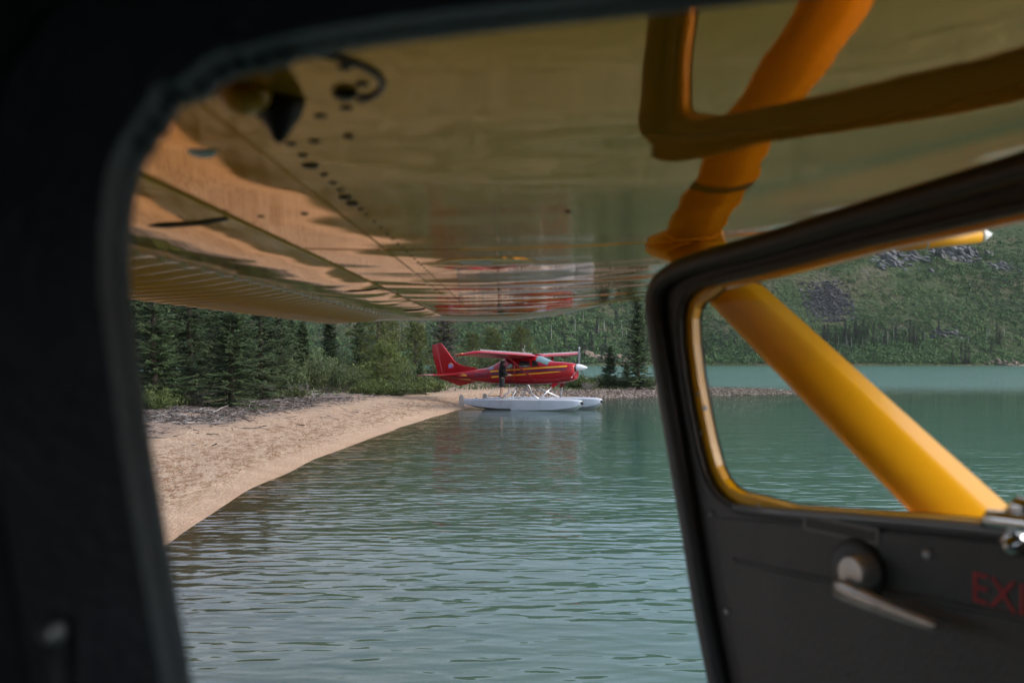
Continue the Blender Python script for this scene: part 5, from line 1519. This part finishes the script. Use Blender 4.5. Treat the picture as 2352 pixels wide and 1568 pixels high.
# wings
AF = [(1.0, 0.0), (0.85, 0.035), (0.6, 0.078), (0.35, 0.095), (0.18, 0.083), (0.06, 0.048), (0.0, 0.0), (0.05, -0.024), (0.2, -0.038), (0.5, -0.036), (0.8, -0.016)]
for sg in (-1, 1):
    w = MB(); rings = []
    for (y, le, ch, z, tw) in [(0.35, 0.88, 1.63, 2.50, 1.0), (2.6, 0.88, 1.63, 2.565, 1.0), (4.9, 0.74, 1.20, 2.635, 1.0), (5.25, 0.70, 1.16, 2.64, .95), (5.40, 0.62, 1.12, 2.625, .8), (5.50, 0.42, 1.00, 2.585, .5), (5.53, 0.12, 0.78, 2.55, .2)]:
        rings.append([Vector((le - a * ch, sg * y, z + b * ch * tw - (0.02 * a * (1 - tw)) - a * 0.13)) for a, b in AF])
    w.loft(rings)
    ow = w.build('wing', M_RED, rp, angle=30)
    vg = MB()
    for k in range(40):
        y = 0.65 + 4.5 * k / 39; le = 0.88 if y < 2.6 else 0.88 - (y - 2.6) / 2.3 * .14; z = 2.50 + (y - .35) * .029
        vg.box((le - .10, sg * y, z + .105), (.05, .018, .045))
    vg.build('vortex_generators', M_WHITE, ow)['kind'] = 'stuff'
    # strut from the lower fuselage to mid wing
    a_, b_ = Vector((0.95, sg * .56, 1.33)), Vector((0.42, sg * 2.45, 2.50))
    dd = (b_ - a_).normalized()
    cx = (Vector((1, 0, 0)) - dd * dd.x).normalized(); nz = cx.cross(dd)
    prof = [(.5, 0), (.3, .4), (0, .5), (-.5, 0), (0, -.5), (.3, -.4)]
    MB().loft([[a_.lerp(b_, t) + cx * (p * .13) + nz * (q * .06) for p, q in prof] for t in (0, 1)]).build('wing_strut', M_RED, rp, angle=50)
    MB().tube([a_ - dd * .05, a_ + dd * .12], [.03, .055], 8).build('strut_fairing', M_RED, rp, smooth=True)
    # flap track / aileron seam
    MB().box((-0.27, sg * 3.6, 2.545), (.012, 2.5, .01)).build('aileron_gap', M_DARK, ow)
    o206 = text_mesh('206', lambda a, b, sg=sg: Vector((-0.05 + a * .26 if sg < 0 else .21 - a * .26, sg * (5.42 + .05 * (1 - b)), 2.575 + b * .07 - 0.03 * (1 - a)))).build('wingtip_number', M_STRIPE, ow, fix=False)
    MB().prism([Vector((-.10, 2.585)), Vector((-.12, 2.625)), Vector((-.48, 2.575)), Vector((-.48, 2.56))], lambda p, sg=sg: Vector((p[0], sg * 5.50, p[1] - .01)), lambda p, sg=sg: Vector((p[0], sg * 5.35, p[1] - .01))).build('wingtip_flash', M_EMB1, ow)
# whip aerials
MB().tube([(0.25, -.1, 2.6), (0.02, -.1, 2.86)], .006, 5).build('aerial', M_WHITE, rp)
MB().tube([(-1.0, 1.9, 2.62), (-.95, 1.9, 2.85), (-.85, 1.9, 2.98), (-.93, 1.9, 3.06)], .006, 5).build('aerial', M_WHITE, rp)
# cowl: dark intakes, seam, scoop
for sg in (-1, 1):
    MB().lathe([(0.0, .10), (.012, .10)], (2.795, sg * .16, 1.93), (1, 0, 0), 16).build('cooling_intake', M_DARK, rp)
    MB().box((2.35, sg * .47, 1.40), (.16, .02, .012)).build('cowl_louvre', M_DARK, rp)
    MB().loft([[Vector((1.78, sg * .40, 1.26)), Vector((2.05, sg * .40, 1.26)), Vector((2.05, sg * .30, 1.22)), Vector((1.78, sg * .30, 1.22))],
               [Vector((1.70, sg * .60, 1.02)), Vector((1.86, sg * .60, 1.05)), Vector((1.86, sg * .55, 1.02)), Vector((1.70, sg * .55, 1.0))]]).build('gear_fairing', M_RED, rp)
# spinner and three-bladed propeller
MB().lathe([(0.0, .17), (.06, .175), (.18, .16), (.32, .12), (.44, .065), (.52, .02), (.54, .0)], (2.83, 0, 1.96), (1, 0, 0), 24).build('spinner', M_WHITE, rp, smooth=True)
M_BLADE = mat('propeller_grey', (0.16, 0.16, 0.17), 0.4, var=0.2)
for ang in (92, 212, 332):
    bl = MB(); rgs = []
    ra = R(ang)
    up = Vector((0, math.cos(ra) * -1, math.sin(ra))); ac = Vector((0, math.sin(ra), math.cos(ra)))
    for t, c, tw in ((.10, .05, 70), (.25, .085, 68), (.5, .11, 64), (.75, .10, 60), (.93, .085, 58), (1.0, .04, 56)):
        a = R(tw); d = ac * math.cos(a) + Vector((1, 0, 0)) * math.sin(a); nn = d.cross(up)
        ctr = Vector((2.93, 0, 1.96)) + up * (1.0 * t)
        rgs.append([ctr + d * (c / 2), ctr + nn * .012, ctr - d * (c / 2), ctr - nn * .012])
    o_b = bl.loft(rgs).build('propeller_blade', M_BLADE, rp, angle=60)
    MB().tube([Vector((2.93, 0, 1.96)) + up * .90, Vector((2.93, 0, 1.96)) + up * .94], .028, 8).build('blade_tip_band', M_WHITE, o_b)
# floats
FS = [  # station, half width, deck z, chine z, keel z
    (3.62, .07, .42, .36, .32), (3.56, .13, .46, .30, .22), (3.3, .22, .505, .20, .03), (2.9, .29, .515, .12, -.10), (2.3, .34, .515, .06, -.20), (1.4, .36, .505, .02, -.26),
    (0.4, .36, .495, .0, -.28), (0.15, .36, .49, .0, -.28), (0.12, .35, .49, .06, -.16), (-.6, .32, .48, .07, -.10), (-1.4, .26, .465, .10, 0.0), (-2.1, .18, .445, .17, .11), (-2.55, .11, .43, .25, .21)]
DCH = 0.06
for sg in (-1, 1):
    yc = sg * 1.15
    fl = MB()
    fl.loft([[Vector((s, yc + a, z)) for a, z in ((-w * .55, zd + .03), (w * .55, zd + .03), (w * .98, zd - .03), (w, (zd + zc) / 2), (w * .97, zc), (w * .45, (zc + zk) / 2 - .01), (0, zk), (-w * .45, (zc + zk) / 2 - .01), (-w * .97, zc), (-w, (zd + zc) / 2), (-w * .98, zd - .03))] for s, w, zd, zc, zk in FS])
    o_fl = fl.build('float', M_FLOAT, rp, angle=28)
    MB().loft([[Vector((s, yc + math.cos(a) * w, zc + math.sin(a) * h)) for a in [i * math.pi / 6 for i in range(12)]] for s, w, zc, h in ((3.50, .135, .37, .10), (3.58, .125, .375, .095), (3.65, .08, .38, .065), (3.68, .03, .38, .03))]).build('bow_bumper', M_BLACK, o_fl, smooth=True)
    for sx in (-.42, 1.35):
        MB().lathe([(0, .0), (0.0, .085), (.012, .08), (.014, 0.0)], (0, 0, 0), (0, 1, 0), 20).build('hatch', M_ALU, o_fl).matrix_local = Matrix.Translation((sx, yc - .362, .40)) @ Matrix.Diagonal((1.15, 1, .55, 1))
    MB().box((1.62, yc - .364, .26), (.012, .006, .46)).build('panel_seam', M_ALU, o_fl)
    # water rudder
    MB().prism([Vector((-2.58, .12)), Vector((-2.60, .55)), Vector((-2.72, .68)), Vector((-2.86, .60)), Vector((-2.90, .24)), Vector((-2.80, .10))], lambda p, yc=yc: Vector((p[0], yc - .012, p[1])), lambda p, yc=yc: Vector((p[0], yc + .012, p[1]))).build('water_rudder', M_ALU, o_fl)
    MB().tube([(-2.5, yc, .40), (-2.64, yc, .44)], .02, 6).build('rudder_post', M_ALU, o_fl)
    for sx in (-1.9, -0.9, 0.75, 2.6):
        MB().box((sx, yc, .51), (.14, .04, .05)).build('deck_cleat', M_ALU, o_fl, bevel=.01)
    # struts of the undercarriage
    ib = sg * .48
    for (p, q, r_) in [((0.02, ib, 1.17), (-.62, yc, .50), .036), ((0.05, ib, 1.17), (1.42, yc, .51), .033), ((1.80, sg * .56, 1.06), (1.45, yc, .51), .036), ((0.02, ib, 1.17), (0.0, yc, .50), .030)]:
        p, q = Vector(p), Vector(q)
        MB().tube([p, q], r_, 10).build('float_strut', M_ALU, rp, smooth=True)
    MB().tube([(-1.45, yc, .48), (-.98, sg * .50, 1.20)], .014, 8).build('boarding_step', M_ALU, rp, smooth=True)
for sx in (-.62, 1.45):
    MB().tube([(sx, -1.15, .49), (sx, 1.15, .49)], .045, 10).build('spreader_bar', M_ALU, rp, smooth=True)
MB().tube([(-1.36, -.95, .62), (-.40, -.95, .62)], .016, 6).build('step_rail', M_BLACK, rp, smooth=True)

# ------------------------------------------------------------------ the person standing on the near float
def skin_obj(name, verts, edges, radii, root, m, parent, subs=2):
    me = bpy.data.meshes.new(name); me.from_pydata([tuple(v) for v in verts], edges, [])
    o = link(name, me, m, parent)
    md = o.modifiers.new('skin', 'SKIN'); md.use_smooth_shade = True
    for i, r_ in enumerate(radii):
        rr = r_ if isinstance(r_, tuple) else (r_, r_)
        me.skin_vertices[0].data[i].radius = rr; me.skin_vertices[0].data[i].use_root = (i == root)
    ms = o.modifiers.new('sub', 'SUBSURF'); ms.levels = subs; ms.render_levels = subs
    return o
wpos = rp.matrix_basis @ Vector((-0.50, -1.17, 0.523))
pr = empty('person', wpos, RA + R(38))
pr.scale = (1.08, 1.08, 1.04)
tag(pr, 'person in black hooded top and dark shorts standing barefoot on the near float', 'person')
# local axes: +x the way the body faces, z up
BV = [(0, 0, .96), (.01, 0, 1.12), (.02, 0, 1.30), (.02, 0, 1.44), (.03, 0, 1.51), (.05, 0, 1.58), (.06, 0, 1.68),          # 0-6 pelvis..head
      (0, .10, .92), (.05, .12, .50), (-.01, .13, .10), (.14, .15, .035), (0, -.10, .92), (-.03, -.12, .50), (-.10, -.12, .10), (.05, -.14, .035),   # 7-14 legs
      (.0, .19, 1.41), (.02, .25, 1.14), (.24, .20, 1.02), (.31, .19, 1.01), (.0, -.19, 1.41), (.04, -.25, 1.14), (.26, -.17, 1.06), (.33, -.15, 1.06)]
BE = [(0, 1), (1, 2), (2, 3), (3, 4), (4, 5), (5, 6), (0, 7), (7, 8), (8, 9), (9, 10), (0, 11), (11, 12), (12, 13), (13, 14), (3, 15), (15, 16), (16, 17), (17, 18), (3, 19), (19, 20), (20, 21), (21, 22)]
BR = [.07, .08, .10, .095, .06, .085, .085, .06, .052, .036, .030, .06, .055, .036, .030, .06, .046, .032, .026, .06, .046, .032, .026]
# five fingers on each hand
for (base, sg) in ((18, 1), (22, -1)):
    hx, hy, hz = BV[base]
    for k in range(5):
        oy = (k - 1.5) * .018
        if k == 4:
            p1, p2 = (hx + .01, hy - sg * .04, hz + .02), (hx + .045, hy - sg * .055, hz + .03)
        else:
            ln = (.075, .085, .08, .065)[k]
            p1, p2 = (hx + .045, hy + oy, hz - .005), (hx + .045 + ln * .55, hy + oy, hz - .03)
        i0 = len(BV); BV += [p1, p2]; BE += [(base, i0), (i0, i0 + 1)]; BR += [.0095, .008]
skin_obj('body', BV, BE, BR, 0, M_SKIN, pr)
hv = [(0, 0, .86), (.01, 0, 1.12), (.02, 0, 1.30), (.02, 0, 1.44), (.0, 0, 1.52), (.0, .20, 1.41), (.02, .26, 1.14), (.20, .21, 1.03), (.0, -.20, 1.41), (.04, -.26, 1.14), (.22, -.18, 1.06)]
he = [(0, 1), (1, 2), (2, 3), (3, 4), (3, 5), (5, 6), (6, 7), (3, 8), (8, 9), (9, 10)]
skin_obj('hooded_top', hv, he, [.18, .18, .185, .16, .10, .085, .075, .055, .085, .075, .055], 0, M_HOOD, pr)
sv_ = [(0, 0, 1.02), (0, 0, .93), (0, .10, .88), (.05, .12, .47), (0, -.10, .88), (-.03, -.12, .47)]
skin_obj('shorts', sv_, [(0, 1), (1, 2), (2, 3), (1, 4), (4, 5)], [.165, .165, .125, .105, .125, .105], 1, M_SHORT, pr)
hr = [(.02, 0, 1.56), (.035, 0, 1.64), (.045, 0, 1.71), (-.02, 0, 1.50), (-.03, 0, 1.42)]
skin_obj('hair', hr, [(0, 1), (1, 2), (0, 3), (3, 4)], [.098, .102, .075, .085, .07], 0, M_HAIR, pr)
# face: nose, eyes, ears
for nm, loc, sc, m in (('nose', (.150, 0, 1.635), (.016, .013, .02), M_SKIN), ('eye', (.135, .032, 1.66), (.010, .013, .010), M_WHITE), ('eye', (.135, -.032, 1.66), (.010, .013, .010), M_WHITE), ('mouth', (.140, 0, 1.592), (.008, .024, .006), M_EXIT)):
    bm = bmesh.new(); bmesh.ops.create_icosphere(bm, subdivisions=2, radius=1)
    me = bpy.data.meshes.new(nm); bm.to_mesh(me); bm.free(); me.shade_smooth()
    o = link(nm, me, m, pr); o.location = loc; o.scale = sc

# ------------------------------------------------------------------ lake haze: thin even air between here and the hill
hz = MB(); hz.box((0, 500, 130), (3000, 1800, 272))
hm = bpy.data.materials.new('lake_haze'); hm.use_nodes = True
hn, hl = hm.node_tree.nodes, hm.node_tree.links
hn.remove(hn['Principled BSDF'])
hv_ = hn.new('ShaderNodeVolumePrincipled'); hv_.inputs['Density'].default_value = 0.00006
hv_.inputs['Color'].default_value = (0.80, 0.90, 0.92, 1); hv_.inputs['Anisotropy'].default_value = 0.2
hl.new(hv_.outputs[0], hn['Material Output'].inputs['Volume'])
tag(hz.build('haze', hm), 'thin pale haze over the lake', 'haze', kind='stuff')
